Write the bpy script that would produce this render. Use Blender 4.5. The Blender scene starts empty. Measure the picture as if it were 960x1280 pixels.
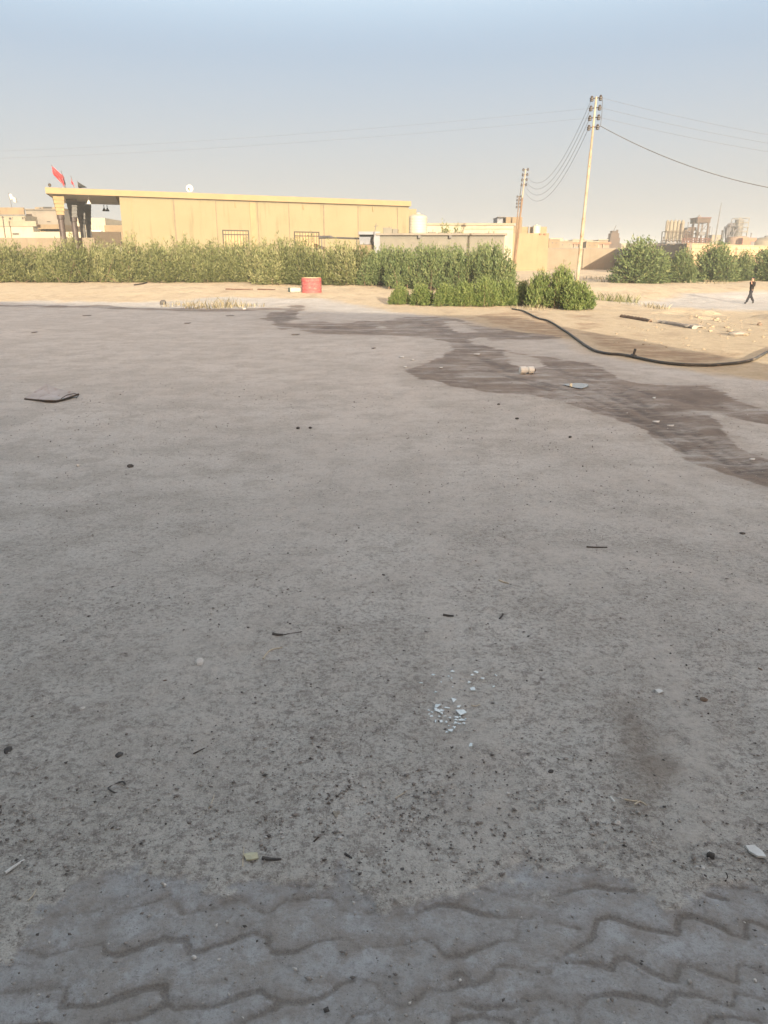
import bpy, math, random
import numpy as np

S = bpy.context.scene
COL = S.collection
R = math.radians
random.seed(7)

# ------------------------------------------------------------------ camera, sky, sun, exposure
CAM_H = 2.1
FPX = 930.0                       # focal length in pixels of the 960 x 1280 photograph
HORIZON = 330.0
TH = math.atan((640 - HORIZON) / FPX)
cd = bpy.data.cameras.new('camera')
cam = bpy.data.objects.new('camera', cd)
COL.objects.link(cam)
cam.location = (0, 0, CAM_H)
cam.rotation_euler = (math.pi / 2 - TH, 0, 0)
cd.sensor_fit = 'VERTICAL'
cd.sensor_height = 24.0
cd.lens = FPX / 1280 * 24.0
cd.clip_start = 0.05
cd.clip_end = 6000
S.camera = cam

SUN_EL, SUN_AZ = R(8.5), R(168.5)  # azimuth clockwise from +Y: low sun behind the viewer, a little to the right
w = bpy.data.worlds.new('World')
S.world = w
w.use_nodes = True
wn = w.node_tree
bg = wn.nodes['Background']
sky = wn.nodes.new('ShaderNodeTexSky')
sky.sky_type = 'NISHITA'
sky.sun_disc = False
sky.sun_elevation = SUN_EL
sky.sun_rotation = SUN_AZ
sky.altitude = 0
sky.air_density = 1.0
sky.dust_density = 5.0
sky.ozone_density = 1.0
dusty = wn.nodes.new('ShaderNodeMix')          # suspended dust takes some of the blue out of the sky's light
dusty.data_type = 'RGBA'
dusty.blend_type = 'MULTIPLY'
dusty.inputs[0].default_value = 1.0
dusty.inputs[7].default_value = (1.27, 0.99, 0.79, 1)
wn.links.new(sky.outputs[0], dusty.inputs[6])
# dusty veil colour mixed over the low sky; brighter sky above lights the ground
wtc = wn.nodes.new('ShaderNodeTexCoord')
wsep = wn.nodes.new('ShaderNodeSeparateXYZ')
wn.links.new(wtc.outputs['Generated'], wsep.inputs[0])
wmr = wn.nodes.new('ShaderNodeMapRange')
wmr.interpolation_type = 'SMOOTHSTEP'
for _i, _v in enumerate((0.22, 0.46, 0.97, 0.0)):
    wmr.inputs[_i + 1].default_value = _v
wn.links.new(wsep.outputs[2], wmr.inputs[0])
veil = wn.nodes.new('ShaderNodeMix')
veil.data_type = 'RGBA'
vgr = wn.nodes.new('ShaderNodeMapRange')
for _i, _v in enumerate((0.0, 0.27, 0.0, 1.0)):
    vgr.inputs[_i + 1].default_value = _v
wn.links.new(wsep.outputs[2], vgr.inputs[0])
vcol = wn.nodes.new('ShaderNodeMix')
vcol.data_type = 'RGBA'
vcol.inputs[6].default_value = (0.90, 0.825, 0.70, 1)
vcol.inputs[7].default_value = (0.52, 0.69, 0.91, 1)
wn.links.new(vgr.outputs[0], vcol.inputs[0])
wn.links.new(vcol.outputs[2], veil.inputs[7])
wn.links.new(wmr.outputs[0], veil.inputs[0])
wn.links.new(dusty.outputs[2], veil.inputs[6])
wn.links.new(veil.outputs[2], bg.inputs[0])
bg.inputs[1].default_value = 0.15

sd = bpy.data.lights.new('sun', 'SUN')
so = bpy.data.objects.new('sun', sd)
COL.objects.link(so)
sd.energy = 2.75
sd.angle = R(0.5)
sd.color = (1.0, 0.87, 0.66)
so.rotation_euler = (math.pi / 2 - SUN_EL, 0, math.pi - SUN_AZ)

S.view_settings.view_transform = 'Standard'
S.view_settings.look = 'None'
S.view_settings.gamma = 1
S.view_settings.use_curve_mapping = False
S.view_settings.exposure = 2.38
S.render.engine = 'CYCLES'
S.cycles.max_bounces = 6
S.cycles.diffuse_bounces = 3
S.cycles.volume_bounces = 1
S.cycles.use_denoising = True

CT, ST = math.cos(TH), math.sin(TH)


def ray(px, py):
    """Direction through a photo pixel, scaled to forward distance 1: (x, z) per metre of Y."""
    a = (px - 480) / FPX
    b = (640 - py) / FPX
    n = CT + b * ST
    return a / n, (b * CT - ST) / n


def P(px, py, Y):
    x, z = ray(px, py)
    return (x * Y, Y, CAM_H + z * Y)


# ------------------------------------------------------------------ terrain
def sst(a, b, x):
    t = np.clip((x - a) / (b - a), 0, 1)
    return t * t * (3 - 2 * t)


_rs = np.random.RandomState(3)
_perm = _rs.rand(256, 256)


def vnoise(x, y):
    xi, yi = np.floor(x).astype(int), np.floor(y).astype(int)
    fx, fy = x - xi, y - yi
    fx = fx * fx * (3 - 2 * fx)
    fy = fy * fy * (3 - 2 * fy)
    g = lambda i, j: _perm[i % 256, j % 256]
    return ((g(xi, yi) * (1 - fx) + g(xi + 1, yi) * fx) * (1 - fy) +
            (g(xi, yi + 1) * (1 - fx) + g(xi + 1, yi + 1) * fx) * fy) - 0.5


def fbm(x, y, o=4):
    s, a = 0, 1.0
    for k in range(o):
        s = s + a * vnoise(x * 2 ** k + 17 * k, y * 2 ** k + 31 * k)
        a *= 0.5
    return s


def height(x, y):
    x = np.asarray(x, float)
    y = np.asarray(y, float)
    z = 0.70 * sst(40, 66, y) * (1 - 0.35 * sst(2, 12, x))
    z = z + 0.80 * sst(62, 125, y)
    z = z - 0.40 * sst(9, 20, x) * sst(27, 42, y) * (1 - sst(50, 64, y))
    far = sst(6, 30, y)
    z = z + fbm(x * 0.25, y * 0.25, 3) * 0.05 * far
    rub = sst(11, 16, x) * sst(22, 27, y) * (1 - sst(36, 42, y))      # dug-over sandy rubble right of the hose
    z = z + rub * (np.maximum(fbm(x * 0.7, y * 0.5, 4), -0.1) * 0.45)
    verge = sst(36, 42, y) * (1 - sst(200, 300, y))
    z = z + verge * fbm(x * 0.6, y * 0.35, 4) * 0.09
    return z


def G(px, py):
    """Point of the ground seen at a photo pixel."""
    x, z = ray(px, py)
    if z > -1e-4:
        z = -1e-4
    lo = 0.3
    Y = lo
    step = 1.02
    while Y < 900:
        if CAM_H + z * Y <= float(height(x * Y, Y)):
            break
        lo = Y
        Y *= step
    hi = Y
    for _ in range(24):
        m = (lo + hi) / 2
        if CAM_H + z * m <= float(height(x * m, m)):
            hi = m
        else:
            lo = m
    return (x * hi, hi, float(height(x * hi, hi)))


def gz(x, y):
    return float(height(x, y))


# ------------------------------------------------------------------ materials
class NT:
    def __init__(self, name):
        self.m = bpy.data.materials.new(name)
        self.m.use_nodes = True
        self.t = self.m.node_tree
        self.b = self.t.nodes['Principled BSDF']
        self.b.inputs['Specular IOR Level'].default_value = 0.25
        self._co = None

    def n(self, kind, **kw):
        x = self.t.nodes.new(kind)
        for k, v in kw.items():
            setattr(x, k, v)
        return x

    def l(self, a, b):
        self.t.links.new(a, b)

    def co(self):
        if self._co is None:
            self._co = self.n('ShaderNodeNewGeometry').outputs['Position']
        return self._co

    def noise(self, scale, detail=4, rough=0.6, stretch=None, obj=False):
        x = self.n('ShaderNodeTexNoise')
        x.inputs['Scale'].default_value = scale
        x.inputs['Detail'].default_value = detail
        x.inputs['Roughness'].default_value = rough
        src = self.n('ShaderNodeTexCoord').outputs['Object'] if obj else self.co()
        if stretch:
            mp = self.n('ShaderNodeMapping')
            mp.inputs['Scale'].default_value = stretch
            self.l(src, mp.inputs['Vector'])
            src = mp.outputs[0]
        self.l(src, x.inputs['Vector'])
        return x.outputs['Fac']

    def val(self, v, sock):
        if hasattr(v, 'links'):
            self.l(v, sock)
        elif isinstance(v, (tuple, list)) and len(v) == 3 and sock.type == 'RGBA':
            sock.default_value = (*v, 1)
        else:
            sock.default_value = v

    def mix(self, f, a, b, mode='MIX'):
        x = self.n('ShaderNodeMix', data_type='RGBA', blend_type=mode)
        self.val(f, x.inputs[0])
        self.val(a, x.inputs[6])
        self.val(b, x.inputs[7])
        return x.outputs[2]

    def mth(self, op, a, b=0.5, c=0.0, clamp=False):
        x = self.n('ShaderNodeMath', operation=op)
        x.use_clamp = clamp
        self.val(a, x.inputs[0])
        self.val(b, x.inputs[1])
        if len(x.inputs) > 2:
            self.val(c, x.inputs[2])
        return x.outputs[0]

    def rng(self, v, a, b, c=0.0, d=1.0):
        x = self.n('ShaderNodeMapRange')
        x.interpolation_type = 'SMOOTHSTEP'
        self.val(v, x.inputs[0])
        for i, q in enumerate((a, b, c, d)):
            x.inputs[i + 1].default_value = q
        return x.outputs[0]

    def attr(self, name):
        x = self.n('ShaderNodeAttribute')
        x.attribute_name = name
        return x.outputs['Fac']

    def bump(self, h, strength=0.5, dist=0.02, normal=None):
        x = self.n('ShaderNodeBump')
        x.inputs['Strength'].default_value = strength
        x.inputs['Distance'].default_value = dist
        self.l(h, x.inputs['Height'])
        if normal is not None:
            self.l(normal, x.inputs['Normal'])
        return x.outputs[0]

    def out(self, color=None, rough=None, normal=None, metal=None):
        if color is not None:
            self.val(color, self.b.inputs['Base Color'])
        if rough is not None:
            self.val(rough, self.b.inputs['Roughness'])
        if normal is not None:
            self.l(normal, self.b.inputs['Normal'])
        if metal is not None:
            self.val(metal, self.b.inputs['Metallic'])
        return self.m


def weathered(name, c1, c2, scale=1.5, rough=0.85, bump=0.25, bscale=25.0, dist=0.01, streak=False, metal=0.0, stain=None):
    t = NT(name)
    n1 = t.noise(scale, 5, 0.65)
    col = t.mix(t.rng(n1, 0.32, 0.68), c1, c2)
    if streak:
        n3 = t.noise(2.2, 4, 0.6, (1, 1, 0.12))
        col = t.mix(t.mth('MULTIPLY', t.rng(n3, 0.52, 0.75), 0.45), col, tuple(q * 0.62 for q in c1))
    if stain:
        n4 = t.noise(scale * 2.7, 6, 0.7)
        col = t.mix(t.rng(n4, 0.55, 0.66), col, stain)
    n2 = t.noise(bscale, 4, 0.6)
    return t.out(col, rough, t.bump(n2, bump, dist), metal)


M = {}
M['hall_paint'] = weathered('hall_paint', (0.181, 0.154, 0.092), (0.197, 0.166, 0.101), 0.35, 0.9, 0.2, 3, 0.01, streak=True)
M['hall_trim'] = weathered('hall_trim', (0.241, 0.179, 0.097), (0.217, 0.160, 0.091), 0.8, 0.9, 0.15, 5)
M['soffit'] = weathered('soffit', (0.42, 0.40, 0.37), (0.36, 0.34, 0.32), 0.8, 0.9)
M['joint_and_shade'] = weathered('joint_and_shade', (0.13, 0.10, 0.07), (0.17, 0.13, 0.09), 2)
M['stone_clad'] = weathered('stone_clad', (0.036, 0.025, 0.022), (0.068, 0.050, 0.043), 2.5, 0.5, 0.3, 9)
M['stone_grey'] = weathered('stone_grey', (0.091, 0.087, 0.082), (0.123, 0.114, 0.105), 2.5, 0.7, 0.3, 9)
M['capital_brick'] = weathered('capital_brick', (0.260, 0.190, 0.093), (0.211, 0.150, 0.085), 3, 0.9)
M['cream'] = weathered('cream', (0.229, 0.201, 0.148), (0.196, 0.167, 0.120), 0.5, 0.9, streak=True)
M['tan'] = weathered('tan', (0.181, 0.134, 0.081), (0.151, 0.112, 0.070), 0.5, 0.9, streak=True)
M['mud'] = weathered('mud', (0.187, 0.151, 0.108), (0.155, 0.123, 0.086), 0.5, 0.95, streak=True)
M['grey_render'] = weathered('grey_render', (0.177, 0.154, 0.125), (0.144, 0.125, 0.105), 0.6, 0.95, streak=True)
M['white_paint'] = weathered('white_paint', (0.62, 0.60, 0.55), (0.54, 0.52, 0.47), 0.6, 0.8, streak=True)
M['dark_hole'] = weathered('dark_hole', (0.03, 0.028, 0.026), (0.045, 0.04, 0.035), 1, 0.4)
M['iron'] = weathered('iron', (0.035, 0.033, 0.03), (0.07, 0.05, 0.035), 6, 0.6)
M['pole_paint'] = weathered('pole_paint', (0.291, 0.264, 0.203), (0.232, 0.165, 0.101), 1.1, 0.6, stain=(0.20, 0.10, 0.05))
M['pole_rust'] = weathered('pole_rust', (0.128, 0.079, 0.045), (0.165, 0.105, 0.064), 1.1, 0.8)
M['porcelain'] = weathered('porcelain', (0.040, 0.032, 0.03), (0.06, 0.048, 0.042), 8, 0.45)
M['cable'] = weathered('cable', (0.05, 0.05, 0.05), (0.08, 0.075, 0.07), 4, 0.6)
M['wire'] = weathered('wire', (0.07, 0.066, 0.062), (0.10, 0.09, 0.085), 4, 0.5)
M['red_ring'] = weathered('red_ring', (0.30, 0.060, 0.062), (0.27, 0.085, 0.078), 2.2, 0.75, stain=(0.32, 0.15, 0.12))
M['ring_lit_rim'] = weathered('ring_lit_rim', (0.50, 0.30, 0.20), (0.44, 0.25, 0.16), 3, 0.9)
M['tank_white'] = weathered('tank_white', (0.358, 0.324, 0.260), (0.323, 0.289, 0.230), 0.8, 0.55, 0.1)
M['rust'] = weathered('rust', (0.095, 0.042, 0.026), (0.067, 0.028, 0.020), 2, 0.85, stain=(0.22, 0.13, 0.08))
M['rust_red'] = weathered('rust_red', (0.27, 0.11, 0.065), (0.22, 0.10, 0.06), 1, 0.85)
M['silo'] = weathered('silo', (0.171, 0.148, 0.107), (0.149, 0.125, 0.090), 0.5, 0.7, streak=True)
M['kiln'] = weathered('kiln', (0.070, 0.047, 0.033), (0.053, 0.038, 0.028), 0.4, 0.9)
M['steel_grey'] = weathered('steel_grey', (0.109, 0.102, 0.102), (0.075, 0.071, 0.068), 1, 0.6)
M['block'] = weathered('block', (0.156, 0.144, 0.118), (0.135, 0.124, 0.103), 1.2, 0.95, 0.4, 6, 0.03)
M['dry_bark'] = weathered('dry_bark', (0.16, 0.11, 0.07), (0.10, 0.07, 0.045), 9, 0.95)
M['red_cloth'] = weathered('red_cloth', (0.50, 0.03, 0.03), (0.42, 0.025, 0.03), 2, 0.85)
M['black_cloth'] = weathered('black_cloth', (0.02, 0.02, 0.02), (0.035, 0.033, 0.03), 3, 0.9)
M['white_cloth'] = weathered('white_cloth', (0.446, 0.430, 0.382), (0.405, 0.383, 0.339), 3, 0.85)
M['hose'] = weathered('hose', (0.035, 0.036, 0.034), (0.07, 0.066, 0.06), 1.2, 0.55, stain=(0.17, 0.14, 0.11))
M['skin'] = weathered('skin', (0.38, 0.22, 0.15), (0.34, 0.19, 0.13), 10, 0.6)
M['hair'] = weathered('hair', (0.012, 0.01, 0.009), (0.02, 0.017, 0.015), 30, 0.5)
M['dark_shirt'] = weathered('dark_shirt', (0.015, 0.012, 0.011), (0.022, 0.017, 0.015), 5, 0.9)
M['dark_trousers'] = weathered('dark_trousers', (0.017, 0.018, 0.023), (0.026, 0.026, 0.03), 5, 0.9)
M['shard'] = weathered('shard', (0.713, 0.762, 0.770), (0.598, 0.672, 0.704), 30, 0.2, 0.05)
M['paper'] = weathered('paper', (0.66, 0.66, 0.64), (0.55, 0.55, 0.53), 12, 0.8)
M['stone_pale'] = weathered('stone_pale', (0.648, 0.621, 0.581), (0.513, 0.486, 0.459), 30, 0.9, 0.5, 80)
M['stone_brown'] = weathered('stone_brown', (0.20, 0.15, 0.11), (0.15, 0.11, 0.085), 30, 0.9, 0.5, 80)
M['charcoal'] = weathered('charcoal', (0.049, 0.048, 0.048), (0.105, 0.098, 0.092), 30, 0.9, 0.5, 80)
M['twig_dark'] = weathered('twig_dark', (0.06, 0.045, 0.035), (0.035, 0.028, 0.024), 30, 0.9)
M['twig_pale'] = weathered('twig_pale', (0.598, 0.520, 0.403), (0.468, 0.403, 0.312), 30, 0.9)
M['scrap_yellow'] = weathered('scrap_yellow', (0.52, 0.50, 0.36), (0.44, 0.42, 0.29), 20, 0.8)
M['sheet_metal'] = weathered('sheet_metal', (0.421, 0.390, 0.386), (0.312, 0.293, 0.276), 3, 0.6, stain=(0.22, 0.15, 0.11))
M['straw'] = weathered('straw', (0.34, 0.28, 0.15), (0.26, 0.22, 0.12), 3, 0.95)
M['plastic_clear'] = weathered('plastic_clear', (0.62, 0.64, 0.62), (0.55, 0.57, 0.55), 9, 0.3)
M['teal_crate'] = weathered('teal_crate', (0.098, 0.142, 0.132), (0.122, 0.157, 0.147), 5, 0.7)


def leaf_material(name, dark, mid, light):
    t = NT(name)
    a = t.attr('tint')
    cr = t.n('ShaderNodeValToRGB')
    e = cr.color_ramp.elements
    e[0].position, e[0].color = 0.0, (*dark, 1)
    e[1].position, e[1].color = 1.0, (*light, 1)
    x = e.new(0.55)
    x.color = (*mid, 1)
    t.l(a, cr.inputs[0])
    t.out(cr.outputs[0], 0.55)
    tr = t.n('ShaderNodeBsdfTranslucent')
    t.l(cr.outputs[0], tr.inputs['Color'])
    mx = t.n('ShaderNodeMixShader')
    mx.inputs[0].default_value = 0.28
    t.l(t.b.outputs[0], mx.inputs[1])
    t.l(tr.outputs[0], mx.inputs[2])
    t.l(mx.outputs[0], t.t.nodes['Material Output'].inputs['Surface'])
    return t.m


M['leaf_olive'] = leaf_material('leaf_olive', (0.060, 0.072, 0.022), (0.140, 0.152, 0.056), (0.27, 0.26, 0.125))
M['leaf_green'] = leaf_material('leaf_green', (0.050, 0.082, 0.022), (0.125, 0.165, 0.048), (0.24, 0.26, 0.09))
M['leaf_tree'] = leaf_material('leaf_tree', (0.050, 0.080, 0.028), (0.115, 0.150, 0.056), (0.22, 0.235, 0.10))
M['leaf_dry'] = leaf_material('leaf_dry', (0.14, 0.125, 0.075), (0.25, 0.215, 0.14), (0.36, 0.31, 0.21))


def water_material():
    t = NT('puddle_water')
    t.b.inputs['Specular IOR Level'].default_value = 0.5
    n = t.noise(6, 3, 0.5)
    t.out((0.10, 0.09, 0.075), 0.06, t.bump(n, 0.05, 0.005))
    t.b.inputs['IOR'].default_value = 1.33
    t.b.inputs['Coat Weight'].default_value = 0.6
    t.b.inputs['Coat Roughness'].default_value = 0.03
    return t.m


M['water'] = water_material()


# ------------------------------------------------------------------ mesh helpers
ORI = {}


def tag(o, label=None, cat=None, group=None, kind=None):
    if label:
        o['label'] = label
    if cat:
        o['category'] = cat
    if group:
        o['group'] = group
    if kind:
        o['kind'] = kind
    return o


def thing(name, loc, label, cat, group=None):
    o = bpy.data.objects.new(name, None)
    o.empty_display_size = 0.2
    o.location = loc
    COL.objects.link(o)
    ORI[o.name] = tuple(loc)
    return tag(o, label, cat, group)


def link_mesh(name, me, mat, parent=None, loc=(0, 0, 0)):
    me.materials.append(mat)
    o = bpy.data.objects.new(name, me)
    COL.objects.link(o)
    if parent is not None:
        o.parent = parent
        ORI[o.name] = ORI[parent.name]
    else:
        o.location = loc
        ORI[o.name] = tuple(loc)
    return o


class MB:
    """Collects shapes given in world coordinates; build() links them as one mesh object."""

    def __init__(self):
        self.v, self.f = [], []

    def add(self, vs, fs):
        k = len(self.v)
        self.v += [tuple(map(float, p)) for p in vs]
        self.f += [tuple(i + k for i in q) for q in fs]
        return self

    def hexa(self, b4, t4):
        return self.add(list(b4) + list(t4), [(3, 2, 1, 0), (4, 5, 6, 7), (0, 1, 5, 4), (1, 2, 6, 5), (2, 3, 7, 6), (3, 0, 4, 7)])

    def box(self, c, d, rz=0.0):
        """box with base centre c and dimensions d"""
        cx, cy, cz = c
        ca, sa = math.cos(rz), math.sin(rz)
        q = []
        for sx, sy in ((-1, -1), (1, -1), (1, 1), (-1, 1)):
            x, y = sx * d[0] / 2, sy * d[1] / 2
            q.append((cx + x * ca - y * sa, cy + x * sa + y * ca))
        return self.hexa([(x, y, cz) for x, y in q], [(x, y, cz + d[2]) for x, y in q])

    def bar(self, a, b, wdt, hgt):
        """straight square bar between two points"""
        return self.tube([a, b], wdt / 2, 4)

    def prism(self, poly, z0, z1):
        n = len(poly)
        g0 = [(p[0], p[1], z0) for p in poly]
        g1 = [(p[0], p[1], z1) for p in poly]
        return self.add(g0 + g1, [tuple(range(n - 1, -1, -1)), tuple(range(n, 2 * n))] +
                        [(i, (i + 1) % n, n + (i + 1) % n, n + i) for i in range(n)])

    def wall(self, p0, p1, z0, z1, th):
        """upright slab along a plan line, front face on the line, thickness away to the left of p0->p1"""
        dx, dy = p1[0] - p0[0], p1[1] - p0[1]
        L = math.hypot(dx, dy)
        nx, ny = -dy / L * th, dx / L * th
        return self.prism([p0, p1, (p1[0] + nx, p1[1] + ny), (p0[0] + nx, p0[1] + ny)], z0, z1)

    def tube(self, pts, r, n=8, cap=True):
        pts = [np.array(p, float) for p in pts]
        rs = r if isinstance(r, (list, tuple)) else [r] * len(pts)
        vs, fs = [], []
        for i, p in enumerate(pts):
            a = pts[max(i - 1, 0)]
            b = pts[min(i + 1, len(pts) - 1)]
            t = b - a
            t = t / (np.linalg.norm(t) + 1e-12)
            ref = np.array((0, 0, 1.0)) if abs(t[2]) < 0.9 else np.array((0, 1.0, 0))
            u = np.cross(ref, t)
            u /= np.linalg.norm(u)
            q = np.cross(t, u)
            for k in range(n):
                an = 2 * math.pi * (k + 0.5) / n
                vs.append(p + rs[i] * (math.cos(an) * u + math.sin(an) * q))
        for i in range(len(pts) - 1):
            for k in range(n):
                fs.append((i * n + k, i * n + (k + 1) % n, (i + 1) * n + (k + 1) % n, (i + 1) * n + k))
        if cap:
            fs.append(tuple(range(n - 1, -1, -1)))
            fs.append(tuple((len(pts) - 1) * n + k for k in range(n)))
        return self.add(vs, fs)

    def lathe(self, c, prof, n=20):
        vs, fs = [], []
        for r, z in prof:
            for k in range(n):
                a = 2 * math.pi * k / n
                vs.append((c[0] + r * math.cos(a), c[1] + r * math.sin(a), c[2] + z))
        m = len(prof)
        for i in range(m - 1):
            for k in range(n):
                fs.append((i * n + k, i * n + (k + 1) % n, (i + 1) * n + (k + 1) % n, (i + 1) * n + k))
        if prof[0][0] > 1e-6:
            fs.append(tuple(range(n - 1, -1, -1)))
        if prof[-1][0] > 1e-6:
            fs.append(tuple((m - 1) * n + k for k in range(n)))
        return self.add(vs, fs)

    def build(self, name, mat, parent=None, loc=None, smooth=False, bevel=0.0):
        if parent is not None:
            o3 = ORI[parent.name]
        else:
            o3 = loc if loc is not None else (0, 0, 0)
        me = bpy.data.meshes.new(name)
        me.from_pydata([(p[0] - o3[0], p[1] - o3[1], p[2] - o3[2]) for p in self.v], [], self.f)
        me.validate()
        me.update()
        if smooth:
            me.shade_smooth()
        o = link_mesh(name, me, mat, parent, o3)
        if bevel:
            b = o.modifiers.new('bevel', 'BEVEL')
            b.width = bevel
            b.segments = 2
        return o


def np_mesh(name, V, F4):
    me = bpy.data.meshes.new(name)
    V = np.ascontiguousarray(V, dtype=np.float32)
    F4 = np.ascontiguousarray(F4, dtype=np.int32)
    n, k = F4.shape
    me.vertices.add(len(V))
    me.vertices.foreach_set('co', V.ravel())
    me.loops.add(n * k)
    me.loops.foreach_set('vertex_index', F4.ravel())
    me.polygons.add(n)
    me.polygons.foreach_set('loop_start', np.arange(0, n * k, k, dtype=np.int32))
    me.polygons.foreach_set('loop_total', np.full(n, k, dtype=np.int32))
    me.update(calc_edges=True)
    me.validate()
    return me


def fattr(me, name, a):
    at = me.attributes.new(name, 'FLOAT', 'POINT')
    at.data.foreach_set('value', np.ascontiguousarray(a, dtype=np.float32))


# ------------------------------------------------------------------ ground
def gpoly(pts):
    return np.array([G(*p)[:2] for p in pts])


def sdist(poly, x, y):
    """signed distance to a closed polygon, positive inside"""
    d = np.full(x.shape, 1e9)
    ins = np.zeros(x.shape, bool)
    n = len(poly)
    for i in range(n):
        x0, y0 = poly[i]
        x1, y1 = poly[(i + 1) % n]
        dx, dy = x1 - x0, y1 - y0
        t = np.clip(((x - x0) * dx + (y - y0) * dy) / (dx * dx + dy * dy + 1e-12), 0, 1)
        d = np.minimum(d, (x - x0 - t * dx) ** 2 + (y - y0 - t * dy) ** 2)
        c = (y0 > y) != (y1 > y)
        xs = x0 + (y - y0) * dx / (dy if abs(dy) > 1e-12 else 1e-12)
        ins ^= c & (x < xs)
    return np.where(ins, 1, -1) * np.sqrt(d)


def ldist(line, x, y):
    d = np.full(x.shape, 1e9)
    for (x0, y0), (x1, y1) in zip(line[:-1], line[1:]):
        dx, dy = x1 - x0, y1 - y0
        t = np.clip(((x - x0) * dx + (y - y0) * dy) / (dx * dx + dy * dy + 1e-12), 0, 1)
        d = np.minimum(d, (x - x0 - t * dx) ** 2 + (y - y0 - t * dy) ** 2)
    return np.sqrt(d)


JOINTS = [
    [(100, 1093), (130, 1092), (180, 1091), (215, 1087), (245, 1090), (280, 1093), (310, 1096), (350, 1104)],
    [(65, 1144), (90, 1142), (130, 1132), (150, 1135), (195, 1125), (210, 1119), (222, 1128), (228, 1141), (260, 1135), (300, 1123),
     (320, 1136), (335, 1141), (360, 1125), (395, 1120), (415, 1121), (428, 1137), (445, 1143), (480, 1139), (500, 1128), (530, 1122)],
    [(125, 1157), (130, 1146), (150, 1140)],
    [(30, 1187), (55, 1193), (90, 1184), (127, 1177), (128, 1190), (145, 1193), (180, 1182), (205, 1170), (230, 1173), (236, 1188),
     (255, 1187), (290, 1173), (318, 1165), (333, 1171), (340, 1190), (365, 1190), (395, 1178), (425, 1171), (440, 1176), (450, 1185),
     (480, 1183), (510, 1178)],
    [(0, 1239), (40, 1235), (83, 1231), (81, 1248), (75, 1257), (110, 1256), (140, 1248), (180, 1236), (203, 1233), (206, 1253),
     (220, 1260), (260, 1257), (300, 1244), (325, 1238), (338, 1248), (350, 1252), (375, 1252), (405, 1245), (430, 1230), (450, 1222),
     (470, 1228), (483, 1252), (500, 1257), (525, 1247), (533, 1238)],
    [(560, 1108), (585, 1105), (610, 1111), (640, 1119), (690, 1121), (715, 1112), (745, 1105), (775, 1112), (805, 1116), (820, 1106),
     (835, 1101), (860, 1108), (890, 1120), (910, 1124)],
    [(915, 1108), (940, 1112), (960, 1120)],
    [(645, 1174), (648, 1148), (665, 1145), (690, 1150), (725, 1158)],
    [(688, 1215), (694, 1202), (725, 1180), (742, 1168), (748, 1149), (762, 1146), (790, 1156), (830, 1166), (848, 1169), (851, 1148),
     (866, 1145), (890, 1153), (918, 1168), (935, 1172), (934, 1152), (945, 1152), (970, 1162)],
    [(694, 1202), (735, 1203), (765, 1211), (770, 1197), (782, 1196), (805, 1209), (832, 1222), (848, 1226), (846, 1208), (862, 1206),
     (890, 1217), (922, 1227), (920, 1205), (932, 1203), (960, 1217)],
    [(588, 1230), (600, 1224), (612, 1218), (616, 1206), (640, 1204), (665, 1210), (690, 1225)],
    [(722, 1284), (727, 1262), (732, 1246), (750, 1243), (775, 1241), (792, 1246)],
    [(560, 1222), (574, 1214), (585, 1222), (578, 1232)],
    [(530, 1122), (545, 1114), (560, 1108)], [(480, 1139), (505, 1142), (528, 1138), (548, 1130), (575, 1131), (598, 1140), (625, 1146), (648, 1146)],
    [(510, 1178), (528, 1172), (545, 1180), (556, 1194), (580, 1193), (602, 1184), (625, 1176), (646, 1172)],
    [(533, 1238), (556, 1238), (575, 1230), (592, 1228)], [(350, 1104), (380, 1108), (410, 1104), (440, 1099), (470, 1104), (500, 1111), (530, 1113), (560, 1108)],
    [(0, 1197), (30, 1187)], [(-60, 1246), (0, 1239)], [(0, 1284), (60, 1282)], [(120, 1290), (126, 1278), (180, 1272), (205, 1255)],
    [(300, 1290), (306, 1276), (340, 1262), (350, 1252)], [(483, 1252), (470, 1266), (466, 1284)], [(575, 1252), (600, 1258), (640, 1256), (655, 1246), (690, 1248), (724, 1262)],
    [(800, 1248), (830, 1254), (846, 1240), (880, 1244), (915, 1256), (920, 1238), (960, 1248)], [(560, 1290), (566, 1272), (600, 1268), (640, 1278)],
    [(436, 1282), (445, 1268), (470, 1264)],
    [(655, 1280), (668, 1264), (690, 1262)], [(880, 1286), (888, 1270), (910, 1268), (950, 1276)],
]
PAVER = [(-200, 1290), (-60, 1215), (0, 1178), (40, 1140), (75, 1108), (110, 1088), (170, 1082), (230, 1078), (300, 1085), (350, 1092),
         (420, 1095), (480, 1100), (520, 1108), (600, 1106), (640, 1095), (690, 1085), (740, 1083), (800, 1090), (860, 1098), (910, 1106),
         (960, 1112), (1060, 1120), (1200, 1130), (1200, 1500), (500, 1600), (-300, 1500)]
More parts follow.
